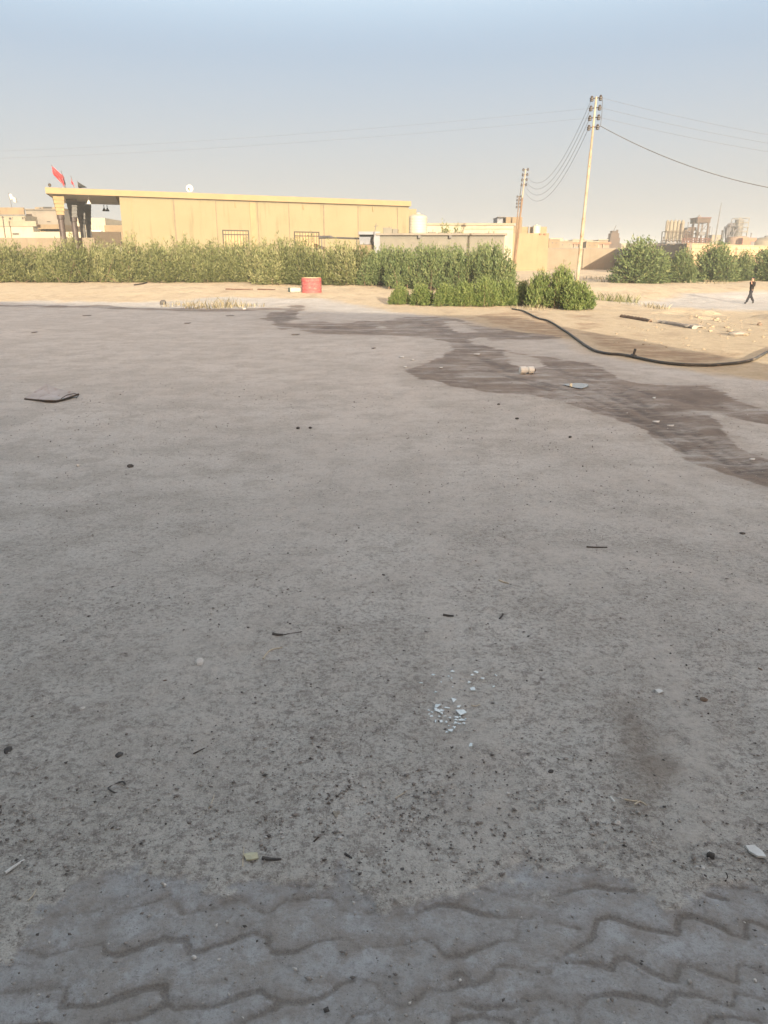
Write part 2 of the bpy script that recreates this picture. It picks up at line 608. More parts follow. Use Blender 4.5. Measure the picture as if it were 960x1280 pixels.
WET = [(336, 410), (341, 398), (346, 389), (357, 383), (370, 381), (381, 382), (376, 390), (370, 397), (366, 403),
       (400, 402), (430, 404), (455, 401), (480, 402), (505, 397), (545, 396), (580, 400), (602, 407), (630, 411), (665, 417),
       (700, 422), (660, 425), (635, 424), (620, 428), (610, 433), (640, 438), (655, 442), (690, 446), (735, 454),
       (752, 464), (764, 474), (790, 481), (840, 481), (880, 483), (905, 492), (935, 506), (965, 514), (1020, 524), (1250, 560), (1250, 600), (1020, 548),
       (962, 533), (930, 526), (900, 520), (897, 530), (903, 546), (918, 560), (945, 572), (1020, 590), (1200, 640), (1400, 730), (1400, 820), (1200, 710), (1020, 640),
       (960, 610), (925, 599), (890, 586), (856, 576), (848, 562), (826, 550), (812, 536), (775, 524), (735, 512), (708, 502),
       (660, 493), (615, 488), (570, 482), (535, 473), (515, 463), (535, 456), (560, 447), (570, 438), (560, 429), (530, 421),
       (480, 418), (430, 417), (385, 416), (372, 411), (352, 412)]
WET_DRY = [[(556, 402), (570, 401), (582, 407), (592, 414), (580, 417), (566, 413)],
           [(583, 424), (600, 422), (616, 426), (612, 432), (596, 431)],
           [(630, 440), (648, 443), (668, 448), (684, 457), (664, 461), (640, 455), (630, 449)],
           [(468, 408), (484, 408), (484, 411), (466, 411)]]
WET_LINE = [(-80, 382), (60, 383), (130, 383), (180, 386), (240, 387.5), (300, 387), (350, 386.5)]
TYRES = [([(690, 459), (740, 478), (790, 498), (850, 530), (900, 560), (960, 592), (1030, 622)], 0.14),
         ([(700, 470), (750, 490), (800, 512), (855, 545), (900, 572), (960, 602)], 0.12),
         ([(735, 470), (790, 486), (850, 500), (905, 512), (960, 528), (1030, 545)], 0.13),
         ([(780, 484), (840, 496), (900, 508), (960, 520)], 0.09),
         ([(640, 470), (700, 484), (760, 505), (815, 535), (860, 566)], 0.11),
         ([(610, 462), (660, 478), (720, 498), (780, 520)], 0.10),
         ([(515, 398), (560, 412), (600, 430), (650, 448), (700, 460)], 0.22),
         ([(540, 404), (575, 424), (600, 446), (640, 464)], 0.18),
         ([(372, 384), (362, 392), (346, 405), (342, 409)], 0.7), ([(370, 409), (430, 411), (500, 410), (540, 408)], 0.45)]
STREAKS = [([(-60, 760), (200, 700), (420, 640), (700, 600), (1000, 590)], 0.30), ([(150, 930), (230, 790), (320, 670), (410, 560), (470, 480), (500, 430)], 0.26),
           ([(230, 960), (310, 800), (390, 680), (470, 570), (520, 490)], 0.20), ([(600, 1060), (585, 930), (560, 800), (545, 700), (540, 560)], 0.13),
           ([(1000, 760), (800, 700), (600, 700), (300, 770), (-40, 870)], 0.22), ([(1000, 700), (820, 655), (600, 640), (300, 680), (-40, 760)], 0.2),
           ([(850, 1040), (862, 970), (850, 880), (815, 780)], 0.10)]
BROWN = [[(590, 394), (640, 389), (668, 390), (690, 400), (712, 412), (716, 424), (690, 421), (650, 414), (620, 406), (600, 402)],
         [(718, 410), (735, 414), (770, 420), (810, 430), (850, 440), (905, 440), (950, 440), (900, 452), (850, 452), (800, 446), (750, 432)],
         [(700, 393), (745, 394), (748, 397), (705, 397)], [(718, 403), (750, 404), (752, 410), (722, 412)]]
GREY_GROUND = [  # grey yard ground and a grey patch at right; everything else is pale sand
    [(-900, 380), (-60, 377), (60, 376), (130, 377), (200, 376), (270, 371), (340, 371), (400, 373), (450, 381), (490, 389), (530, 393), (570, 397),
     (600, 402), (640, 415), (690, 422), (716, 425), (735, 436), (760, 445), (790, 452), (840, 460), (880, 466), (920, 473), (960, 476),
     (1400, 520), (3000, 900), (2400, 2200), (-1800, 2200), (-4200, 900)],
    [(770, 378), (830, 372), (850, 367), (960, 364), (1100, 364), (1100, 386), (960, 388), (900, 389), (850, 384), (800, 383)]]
STAIN = [(765, 870), (800, 880), (830, 930), (850, 985), (840, 1015), (800, 1012), (785, 970), (770, 930)]


def make_ground():
    ys = [-70, -45, -28, -16, -9, -5, -2.5, -1.2, -0.4, 0.2, 0.5, 0.75, 0.95, 1.1]
    y = 1.2
    while y < 2.6:
        ys.append(y)
        y += 0.0085
    while y < 900:
        ys.append(y)
        y *= 1.0072 if y < 80 else (1.03 if y < 200 else 1.12)
    ys = np.array(ys)
    u = list(np.linspace(-0.72, 0.72, 470))
    st = u[1] - u[0]
    q = u[-1]
    ext = []
    while q < 26:
        st *= 1.14
        q += st
        ext.append(q)
    u = np.array([-e for e in ext[::-1]] + u + ext)
    X = np.clip(u[None, :] * (np.maximum(ys, 0)[:, None] + 0.75), -950, 950)
    # keep columns distinct where the clip flattens them
    X += np.where(np.abs(X) >= 950, u[None, :] * 0.5, 0)
    Y = np.repeat(ys[:, None], len(u), 1)
    X, Y = X.ravel(), Y.ravel()
    Z = height(X, Y)
    nr, nc = len(ys), len(u)

    near = (Y > 0.3) & (Y < 4.5) & (np.abs(X) < 5)
    joint = np.zeros_like(X)
    band = np.zeros_like(X)
    pav = np.zeros_like(X)
    xn, yn = X[near], Y[near]
    wob = 0.012
    xw = xn + wob * vnoise(xn * 14, yn * 14) + 0.010 * vnoise(xn * 40, yn * 40)
    yw = yn + wob * vnoise(xn * 14 + 50, yn * 14)
    dj = np.full(xn.shape, 9.0)
    for ln in JOINTS:
        dj = np.minimum(dj, ldist([G(*p)[:2] for p in ln], xw, yw))
    brk = 0.78 + 0.9 * vnoise(xn * 4, yn * 4)
    j = np.exp(-(dj / (0.0145 + 0.009 * vnoise(xn * 9, yn * 9))) ** 2) * np.clip(brk, 0.5, 1)
    pd = sdist(gpoly(PAVER), xn, yn) + 0.16 * fbm(xn * 5, yn * 5, 3) + 0.05 * fbm(xn * 22, yn * 22, 3)
    pn = sst(-0.02, 0.09, pd)
    joint[near] = j * pn
    band[near] = np.exp(-(dj / 0.055) ** 2) * pn
    pav[near] = pn
    # soil lies a little higher than the paving and is crumbly; joints are sunk
    rough_zone = np.exp(-((Y - 3.2) / 1.6) ** 2) + 0.25 * (Y < 12)
    Z = Z + (1 - pav) * rough_zone * (0.012 * fbm(X * 9, Y * 9, 4) + 0.010 * np.maximum(0, fbm(X * 2.2, Y * 2.2, 3)))
    Z = Z - 0.007 * joint + pav * 0.006 * fbm(X * 3, Y * 3, 3) + (1 - pav) * 0.006 * (Y < 6)
    ruts = (Y > 3) & (Y < 40)

    def mask(polys, soft, nz, a=None, b=None):
        out = np.full(X.shape, -9.0)
        for p in polys:
            out = np.maximum(out, sdist(gpoly(p), X, Y))
        return out

    nA = fbm(X * 0.55, Y * 0.22, 4)
    nB = fbm(X * 2.0, Y * 0.8, 4)
    dsc = np.clip(Y / 25, 0.15, 1.6)
    wd = sdist(gpoly(WET), X, Y) + (0.35 * nB + 0.45 * nA) * dsc
    for p in WET_DRY:
        wd = np.minimum(wd, -sdist(gpoly(p), X, Y) + 0.3 * nB * dsc)
    damp = sst(-1.5, 0.3, wd / dsc)
    wet = sst(-0.40, 0.45, wd / dsc)
    wl = ldist([G(*p)[:2] for p in WET_LINE], X, Y)
    wet = np.maximum(wet, 0.8 * sst(1.4, 0.5, wl + 0.8 * nA))
    ty = np.zeros_like(X)
    for ln, wd_ in TYRES:
        d = ldist([G(*p)[:2] for p in ln], X, Y)
        ty = np.maximum(ty, np.exp(-((d + 0.15 * nB) / wd_) ** 2) * np.clip(0.7 + nA, 0.2, 1))
    Z = Z - 0.02 * ty * wet
    sk = np.zeros_like(X)
    for ln, wd_ in STREAKS:
        q = [G(*p)[:2] for p in ln]
        sm = []
        for i in range(len(q) - 1):          # smooth the traced line
            p0, p1, p2, p3 = (np.array(q[max(i - 1, 0)]), np.array(q[i]), np.array(q[i + 1]), np.array(q[min(i + 2, len(q) - 1)]))
            for t_ in np.linspace(0, 1, 6)[:-1]:
                sm.append(0.5 * (2 * p1 + (p2 - p0) * t_ + (2 * p0 - 5 * p1 + 4 * p2 - p3) * t_ ** 2 + (3 * p1 - p0 - 3 * p2 + p3) * t_ ** 3))
        sm.append(np.array(q[-1]))
        d = ldist(sm, X, Y) + 0.12 * nB
        sk = np.maximum(sk, np.exp(-(d / wd_) ** 2) * np.clip(0.65 + 0.8 * nA, 0, 1))
    gd = mask(GREY_GROUND, 0, 0) + (0.5 * nA + 0.35 * nB) * dsc * 1.2
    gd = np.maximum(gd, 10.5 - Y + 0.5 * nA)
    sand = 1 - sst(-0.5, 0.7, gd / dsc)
    bd = mask(BROWN, 0, 0) + (0.35 * nB + 0.3 * nA) * dsc
    brown = sst(-0.15, 0.35, bd / dsc)
    sn = np.zeros_like(X)
    k2 = (Y > 1) & (Y < 8)
    sn[k2] = sst(-0.12, 0.2, sdist(gpoly(STAIN), X[k2], Y[k2]) + 0.2 * fbm(X[k2] * 4, Y[k2] * 4, 3))

    idx = np.arange(nr * nc).reshape(nr, nc)
    F = np.stack([idx[:-1, :-1], idx[:-1, 1:], idx[1:, 1:], idx[1:, :-1]], -1).reshape(-1, 4)
    me = np_mesh('ground', np.stack([X, Y, Z], -1), F)
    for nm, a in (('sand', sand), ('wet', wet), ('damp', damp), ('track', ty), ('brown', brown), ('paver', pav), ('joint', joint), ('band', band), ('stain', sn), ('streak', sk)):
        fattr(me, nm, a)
    me.shade_smooth()

    t = NT('yard_ground')
    big = t.noise(0.35, 4, 0.6)
    midn = t.noise(2.3, 5, 0.65)
    fine = t.noise(38, 5, 0.7)
    speck = t.noise(120, 3, 0.7)
    big2 = t.noise(1.0, 6, 0.72)
    dirt = t.mix(t.rng(big, 0.38, 0.62), (0.500, 0.478, 0.440), (0.575, 0.552, 0.512))
    dirt = t.mix(t.mth('MULTIPLY', t.rng(big2, 0.44, 0.60), 0.75), dirt, (0.425, 0.400, 0.362))
    dirt = t.mix(t.mth('MULTIPLY', t.rng(midn, 0.48, 0.64), 0.7), dirt, (0.41, 0.382, 0.345))
    dirt = t.mix(t.mth('MULTIPLY', t.rng(midn, 0.46, 0.36), 0.55), dirt, (0.54, 0.50, 0.455))
    grit = t.noise(14, 7, 0.8)
    psep = t.n('ShaderNodeSeparateXYZ')
    t.l(t.co(), psep.inputs[0])
    # loose crumbly strip next to the paving, better packed further out, broken up by noise
    rz = t.rng(t.mth('ADD', psep.outputs[1], t.mth('MULTIPLY', t.mth('SUBTRACT', t.noise(0.7, 4, 0.6), 0.5), 6.0)), 2.5, 7.5, 1.0, 0.5)
    dirt = t.mix(t.mth('MULTIPLY', t.rng(grit, 0.50, 0.62), t.mth('MULTIPLY', rz, 0.7)), dirt, (0.235, 0.208, 0.187))
    dirt = t.mix(t.mth('MULTIPLY', t.rng(grit, 0.46, 0.36), 0.5), dirt, (0.57, 0.535, 0.49))
    dirt = t.mix(t.mth('MULTIPLY', t.rng(fine, 0.49, 0.62), t.mth('MULTIPLY', rz, 0.62)), dirt, (0.20, 0.178, 0.16))
    dirt = t.mix(t.mth('MULTIPLY', t.rng(fine, 0.44, 0.34), 0.45), dirt, (0.62, 0.58, 0.53))
    dirt = t.mix(t.mth('MULTIPLY', t.rng(speck, 0.58, 0.66), 0.7), dirt, (0.66, 0.63, 0.59))
    dirt = t.mix(t.mth('MULTIPLY', t.rng(speck, 0.42, 0.34), t.mth('MULTIPLY', rz, 0.6)), dirt, (0.12, 0.108, 0.098))
    dust = t.noise(1.1, 6, 0.75, (1, 0.6, 1))
    dirt = t.mix(t.mth('MULTIPLY', t.rng(dust, 0.52, 0.64), 0.5), dirt, (0.55, 0.515, 0.47))
    sp2 = t.noise(9, 4, 0.7)
    dirt = t.mix(t.mth('MULTIPLY', t.mth('MULTIPLY', t.attr('streak'), t.rng(sp2, 0.35, 0.6)), 0.85), dirt, (0.56, 0.52, 0.475))
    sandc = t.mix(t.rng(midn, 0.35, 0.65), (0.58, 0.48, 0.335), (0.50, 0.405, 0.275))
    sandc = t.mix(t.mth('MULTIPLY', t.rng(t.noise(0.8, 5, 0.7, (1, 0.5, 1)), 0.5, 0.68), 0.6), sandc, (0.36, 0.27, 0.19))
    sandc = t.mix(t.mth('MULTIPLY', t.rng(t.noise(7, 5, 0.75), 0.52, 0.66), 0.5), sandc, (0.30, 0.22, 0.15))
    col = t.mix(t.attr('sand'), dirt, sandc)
    brn = t.mix(t.rng(midn, 0.4, 0.6), (0.33, 0.22, 0.14), (0.27, 0.18, 0.115))
    col = t.mix(t.mth('MULTIPLY', t.mth('MULTIPLY', t.attr('brown'), t.rng(t.noise(1.3, 7, 0.75, (0.6, 1.2, 1)), 0.36, 0.58)), 0.7), col, brn)
    wetc = t.mix(t.rng(t.noise(1.4, 6, 0.7, (1, 0.5, 1)), 0.35, 0.65), (0.135, 0.092, 0.062), (0.225, 0.168, 0.122))
    en = t.mth('SUBTRACT', t.mth('ADD', t.mth('MULTIPLY', t.noise(2.6, 8, 0.78, (0.6, 1.2, 1)), 0.6), t.mth('MULTIPLY', t.noise(0.8, 7, 0.72, (0.6, 1.1, 1)), 0.6)), 0.6)
    wetf = t.rng(t.mth('ADD', t.attr('wet'), t.mth('MULTIPLY', en, 2.3)), 0.24, 0.52)
    wetf = t.mth('MULTIPLY', wetf, t.rng(t.attr('wet'), 0.03, 0.3))
    wetp = t.rng(t.noise(0.9, 8, 0.76, (0.5, 1.3, 1)), 0.38, 0.55, 0.25, 0.95)
    dampf = t.mth('MULTIPLY', t.attr('damp'), t.rng(t.noise(1.6, 7, 0.75, (0.6, 1.1, 1)), 0.38, 0.60))
    col = t.mix(t.mth('MULTIPLY', dampf, 0.42), col, (0.27, 0.215, 0.17))
    col = t.mix(t.mth('MULTIPLY', wetf, wetp), col, wetc)
    col = t.mix(t.mth('MULTIPLY', t.mth('MULTIPLY', t.rng(t.mth('ADD', t.mth('MULTIPLY', t.attr('track'), 0.62), t.mth('MULTIPLY', t.mth('SUBTRACT', t.noise(5.5, 8, 0.8, (0.5, 1.4, 1)), 0.5), 2.6)), 0.25, 0.85), wetf), 0.85), col, (0.082, 0.061, 0.048))
    col = t.mix(t.mth('MULTIPLY', t.attr('stain'), 0.6), col, (0.20, 0.155, 0.115))
    conc = t.mix(t.rng(t.noise(4.5, 5, 0.6), 0.36, 0.64), (0.400, 0.410, 0.425), (0.335, 0.332, 0.330))
    conc = t.mix(t.mth('MULTIPLY', t.rng(t.noise(5, 8, 0.8), 0.45, 0.60), 0.7), conc, (0.27, 0.24, 0.21))
    conc = t.mix(t.mth('MULTIPLY', t.mth('MULTIPLY', t.attr('band'), t.rng(t.noise(11, 6, 0.75), 0.36, 0.58)), 0.75), conc, (0.235, 0.21, 0.188))
    conc = t.mix(t.mth('MULTIPLY', t.rng(fine, 0.48, 0.68), 0.5), conc, (0.20, 0.19, 0.18))
    conc = t.mix(t.mth('MULTIPLY', t.rng(speck, 0.57, 0.7), 0.6), conc, (0.11, 0.10, 0.095))
    pe = t.mth('SUBTRACT', t.noise(17, 6, 0.75), 0.5)
    pavf = t.rng(t.mth('ADD', t.attr('paver'), t.mth('MULTIPLY', pe, 1.5)), 0.25, 0.8)
    pavf = t.mth('MULTIPLY', pavf, t.rng(t.attr('paver'), 0.0, 0.3))
    col = t.mix(t.mth('MULTIPLY', pavf, 0.9), col, conc)
    jf = t.rng(t.mth('ADD', t.attr('joint'), t.mth('MULTIPLY', t.mth('SUBTRACT', t.noise(45, 5, 0.75), 0.5), 0.9)), 0.28, 0.75)
    jf = t.mth('MULTIPLY', jf, t.rng(t.attr('joint'), 0.03, 0.25))
    col = t.mix(t.mth('MULTIPLY', jf, 0.62), col, t.mix(t.rng(speck, 0.4, 0.62), (0.105, 0.088, 0.075), (0.20, 0.168, 0.14)))
    rough = t.mth('SUBTRACT', 0.95, t.mth('MULTIPLY', wetf, 0.38))
    bh = t.mth('ADD', t.mth('MULTIPLY', fine, 0.6), t.mth('MULTIPLY', speck, 0.4))
    soft = t.mth('SUBTRACT', 1.0, t.mth('MULTIPLY', t.attr('paver'), 0.6))
    nrm = t.bump(t.mth('MULTIPLY', bh, soft), 1.0, 0.02)
    nrm = t.bump(t.mth('MULTIPLY', grit, soft), 0.6, 0.03, nrm)
    nrm = t.bump(t.noise(5, 5, 0.7), 0.22, 0.04, nrm)
    lump = t.noise(2.2, 8, 0.78)
    nrm = t.bump(t.mth('MULTIPLY', lump, t.attr('sand')), 0.8, 0.10, nrm)
    t.out(col, rough, nrm)
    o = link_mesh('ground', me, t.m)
    tag(o, 'grey trodden dirt yard with damp patches and pale sand beyond', 'ground', kind='structure')
    return o


make_ground()

# ------------------------------------------------------------------ haze
def make_haze():
    mb = MB().box((0, 420, -1.6), (2100, 1010, 17.2))
    me = bpy.data.meshes.new('haze')
    me.from_pydata(mb.v, [], mb.f)
    m = bpy.data.materials.new('haze_air')
    m.use_nodes = True
    nt = m.node_tree
    nt.nodes.remove(nt.nodes['Principled BSDF'])
    pv = nt.nodes.new('ShaderNodeVolumePrincipled')
    pv.inputs['Color'].default_value = (0.86, 0.90, 0.91, 1)
    pv.inputs['Density'].default_value = 0.0008
    pv.inputs['Anisotropy'].default_value = 0.0
    nt.links.new(pv.outputs[0], nt.nodes['Material Output'].inputs['Volume'])
    o = link_mesh('haze', me, m)
    o.display_type = 'WIRE'
    tag(o, 'thin dusty haze lying over the whole plain', 'haze', kind='stuff')


make_haze()

# ------------------------------------------------------------------ the building behind the viewer whose shadow lies over the yard
SH = (-math.sin(SUN_AZ), -math.cos(SUN_AZ))      # plan direction in which shadows fall


def shade_building():
    Hb = 6.2
    L = Hb / math.tan(SUN_EL)
    a = G(-40, 377)
    b = G(640, 396)
    pa = (a[0] - SH[0] * L, a[1] - SH[1] * L)
    pb = (b[0] - SH[0] * L, b[1] - SH[1] * L)
    d = np.array((pb[0] - pa[0], pb[1] - pa[1]))
    d /= np.linalg.norm(d)
    far = (pa[0] - d[0] * 40, pa[1] - d[1] * 40)
    nx, ny = d[1], -d[0]
    if ny > 0:
        nx, ny = -nx, -ny
    c = pb
    dep = 14
    r = thing('block_of_shops', (pb[0], pb[1], 0), 'long plain rendered building whose shadow covers the near yard', 'building')
    poly = [far, c, (c[0] + nx * dep, c[1] + ny * dep), (far[0] + nx * dep, far[1] + ny * dep)]
    MB().prism(poly, -0.3, Hb - 0.35).build('wall', M['white_paint'], r)
    e = 0.12
    poly2 = [(far[0] - nx * e, far[1] - ny * e), (c[0] - nx * e + d[0] * e, c[1] - ny * e + d[1] * e), (c[0] + nx * dep + d[0] * e, c[1] + ny * dep + d[1] * e),
             (far[0] + nx * dep, far[1] + ny * dep)]
    MB().prism(poly2, Hb - 0.347, Hb).build('parapet', M['hall_trim'], r)
    for k in range(8):
        s = 4 + k * 6.0
        q = (c[0] - d[0] * s, c[1] - d[1] * s)
        MB().box((q[0] - nx * 0.02, q[1] - ny * 0.02, 0.02), (2.6, 0.10, 2.9), math.atan2(d[1], d[0])).build('shutter', M['steel_grey'], r)
    return pa, pb


PA, PB = shade_building()

# ------------------------------------------------------------------ the long hall with its portico
def plan_at(px, py, p0, d):
    """point of a plan line (p0 + t d) seen at photo column px (near row py)"""
    x, _ = ray(px, py)
    # x*Y = X
    t = (x * p0[1] - p0[0]) / (d[0] - x * d[1])
    return (p0[0] + d[0] * t, p0[1] + d[1] * t)


def zat(px, py, Y):
    return CAM_H + ray(px, py)[1] * Y


W0 = P(148, 238, 76.0)
W1 = P(511, 251.7, 89.0)
HD = np.array((W1[0] - W0[0], W1[1] - W0[1]))
HL = float(np.linalg.norm(HD))
HD = HD / HL
HN = np.array((-0.29, 0.957))           # away from the viewer
ZTOP = (W0[2] + W1[2]) / 2
GH = 0.75
HYAW = math.atan2(HD[1], HD[0])


def hp(s, n, z):
    """hall coordinates: s along the long wall from its left end, n into the building"""
    return (W0[0] + HD[0] * s + HN[0] * n, W0[1] + HD[1] * s + HN[1] * n, z)


def s_of(px, py=262):
    q = plan_at(px, py, (W0[0], W0[1]), HD)
    return (q[0] - W0[0]) * HD[0] + (q[1] - W0[1]) * HD[1]


def make_hall():
    r = thing('assembly_hall', (W0[0], W0[1], GH), 'long low yellow rendered hall with a flat roof and open portico at its end', 'building')
    zf = ZTOP - 0.52
    MB().prism([hp(0, 0, 0)[:2], hp(HL, 0, 0)[:2], hp(HL, 11, 0)[:2], hp(0, 11, 0)[:2]], GH - 0.6, zf - 0.003).build('wall', M['hall_paint'], r)
    sL = s_of(57, 236)
    roof = MB()
    roof.prism([hp(sL, -0.42, 0)[:2], hp(HL + 0.15, -0.42, 0)[:2], hp(HL + 0.15, 11.4, 0)[:2], hp(sL, 11.4, 0)[:2]], zf, ZTOP)
    rf = roof.build('roof_slab', M['hall_trim'], r)
    up = MB().prism([hp(sL + 0.2, -0.2, 0)[:2], hp(-0.35, -0.2, 0)[:2], hp(-0.35, 11, 0)[:2], hp(sL + 0.2, 11, 0)[:2]], zf - 0.03, zf - 0.003)
    up.build('portico_soffit', M['soffit'], r)
    # dark strip painted as shadow under the roof edge; dark panel joints below
    MB().box(hp(HL / 2, -0.02, zf - 0.10), (HL, 0.06, 0.08), HYAW).build('eave_shade_strip', M['joint_and_shade'], r)
    for i, px in enumerate((165, 217.5, 270, 318, 322, 361, 404.5, 447.5, 497)):
        s = s_of(px)
        wd = 0.07 if px not in (318, 217.5, 404.5) else 0.11
        MB().box(hp(s, -0.015, GH), (wd, 0.05, zf - GH - 0.11), HYAW).build('panel_joint', M['joint_and_shade'] if px != 165 else M['hall_trim'], r)
    s0 = s_of(320)
    MB().box(hp(s0 - 0.35, -0.03, GH), (0.6, 0.09, zf - GH - 0.13), HYAW).build('pilaster', M['hall_trim'], r)
    for px in (294, 379, 466):
        s = s_of(px, 252)
        MB().box(hp(s, -0.05, zf - 0.62), (0.10, 0.16, 0.42), HYAW).build('rain_spout', M['hall_trim'], r)
    for (a, b, t) in ((278, 311, 287.5), (367.5, 399, 289.5)):
        sa, sb = s_of(a, 292), s_of(b, 292)
        sc = (sa + sb) / 2
        Yw = hp(sc, 0, 0)[1]
        zt = zat((a + b) / 2, t, Yw)
        hgt = 1.75
        fr = MB()
        wv = sb - sa
        for z in (zt - 0.09, zt - hgt, zt - 0.48):
            fr.box(hp(sc, -0.06, z), (wv, 0.09, 0.09), HYAW)
        for q in (sa + 0.05, sb - 0.05):
            fr.box(hp(q, -0.065, zt - hgt), (0.10, 0.09, hgt - 0.003), HYAW)
        wo = fr.build('window', M['iron'], r)
        MB().box(hp(sc, -0.012, zt - hgt + 0.05), (wv - 0.2, 0.03, hgt - 0.18), HYAW).build('pane', M['window_dim'], wo)
        gr = MB()
        k = 9
        for i in range(1, k):
            gr.box(hp(sa + (sb - sa) * i / k, -0.085, zt - hgt + 0.01), (0.045, 0.03, hgt - 0.14), HYAW)
        gr.build('grille', M['iron'], wo)
    # portico columns, one behind the other
    for i, (px, n) in enumerate(((72.5, 0.9), (88.5, 4.2), (98.5, 7.4), (106, 10.4))):
        # find s on the line n=const
        p0 = hp(0, n, 0)
        q = plan_at(px, 245, (p0[0], p0[1]), HD)
        zc = zf - 0.125
        cm = MB()
        cm.lathe((q[0], q[1], GH - 0.5), [(0.36, 0), (0.36, 0.9), (0.27, 0.95), (0.27, zc - GH + 0.5 - 2.0), (0.33, zc - GH + 0.5 - 1.95), (0.33, zc - GH + 0.5 - 1.62), (0.27, zc - GH + 0.5 - 1.60)], 16)
        c = cm.build('column', M['stone_clad'] if i < 2 else M['stone_grey'], r, smooth=False)
        cap = MB()
        for j in range(5):
            wd = 0.66 + 0.07 * j
            cap.box((q[0], q[1], zc - 1.6 + j * 0.32), (wd, wd, 0.29 if j < 4 else 0.32), HYAW)
            if j < 4:
                cap.box((q[0], q[1], zc - 1.6 + j * 0.32 + 0.287), (wd - 0.1, wd - 0.1, 0.036), HYAW)
        cap.build('capital', M['capital_brick'] if i == 0 else M['stone_grey'], c)
    return r


M['window_dim'] = weathered('window_dim', (0.30, 0.22, 0.11), (0.20, 0.16, 0.09), 1.5, 0.4)
make_hall()


def floodlight(px, py, n, label):
    p0 = hp(0, n, 0)
    q = plan_at(px, py, (p0[0], p0[1]), HD)
    z = ZTOP - 0.52 - 0.123
    r = thing('floodlight', (q[0], q[1], z), label, 'lamp', 'lamps hanging under the portico roof')
    MB().tube([(q[0], q[1], z), (q[0], q[1], z - 0.3)], 0.035, 6).build('stem', M['iron'], r)
    MB().lathe((q[0], q[1], z - 0.62), [(0.20, 0), (0.20, 0.06), (0.10, 0.24), (0.04, 0.34)], 12).build('lamp_shade', M['white_cloth'] if n < 1 else M['iron'], r)


floodlight(110, 244, 0.1, 'white bell lamp hanging from the front edge of the portico roof')
floodlight(129.5, 255, 10.2, 'dark lamp hanging at the rear edge of the portico roof, left of its pair')
floodlight(133.5, 255, 10.2, 'dark lamp hanging at the rear edge of the portico roof, next to the wall')


def dish():
    q = hp(s_of(239, 241), 1.2, ZTOP)
    r = thing('satellite_dish', q, 'round white satellite dish on the roof edge of the yellow hall', 'satellite dish')
    MB().tube([q, (q[0], q[1], q[2] + 0.45)], 0.04, 6).build('mast', M['steel_grey'], r)
    d = MB()
    n = 20
    c = np.array((q[0], q[1] - 0.1, q[2] + 0.5))
    vs, fs = [], []
    for j, (rr, yy) in enumerate(((0.001, 0.0), (0.16, -0.03), (0.27, -0.08), (0.35, -0.14), (0.35, -0.11), (0.26, -0.03), (0.16, 0.02), (0.001, 0.05))):
        for k in range(n):
            a = 2 * math.pi * k / n
            vs.append((c[0] + rr * math.cos(a), c[1] + yy, c[2] + rr * math.sin(a)))
    for j in range(7):
        for k in range(n):
            fs.append((j * n + k, j * n + (k + 1) % n, (j + 1) * n + (k + 1) % n, (j + 1) * n + k))
    d.add(vs, fs).build('dish', M['white_cloth'], r, smooth=True)
    MB().tube([c + (0, -0.05, -0.35), c + (0, -0.45, -0.05)], 0.02, 5).tube([c + (0, -0.40, -0.08), c + (0, -0.52, -0.02)], 0.07, 8).build('receiver', M['iron'], r)


dish()


def flag(name, base, top, cloth, mat, label):
    r = thing('flag', base, label, 'flag', 'flags on the portico roof')
    MB().tube([base, top], 0.03, 6).build('flagpole', M['steel_grey'], r)
    m = MB()
    nU = 8
    rows = []
    for i in range(nU + 1):
        u = i / nU
        row = []
        for j in range(7):
            v = j / 6
            a = np.array(cloth[0]) * (1 - u) + np.array(cloth[1]) * u
            b = np.array(cloth[3]) * (1 - u) + np.array(cloth[2]) * u
            p = a * (1 - v) + b * v
            p[1] += 0.12 * math.sin(u * 7 + v * 3) * u
            row.append(p)
        rows.append(row)
    vs = [p for row in rows for p in row]
    fs = [(i * 7 + j, i * 7 + j + 1, (i + 1) * 7 + j + 1, (i + 1) * 7 + j) for i in range(nU) for j in range(6)]
    m.add(vs, fs)
    o = m.build('flag_cloth', mat, r, smooth=True)
    sm = o.modifiers.new('thickness', 'SOLIDIFY')
    sm.thickness = 0.012


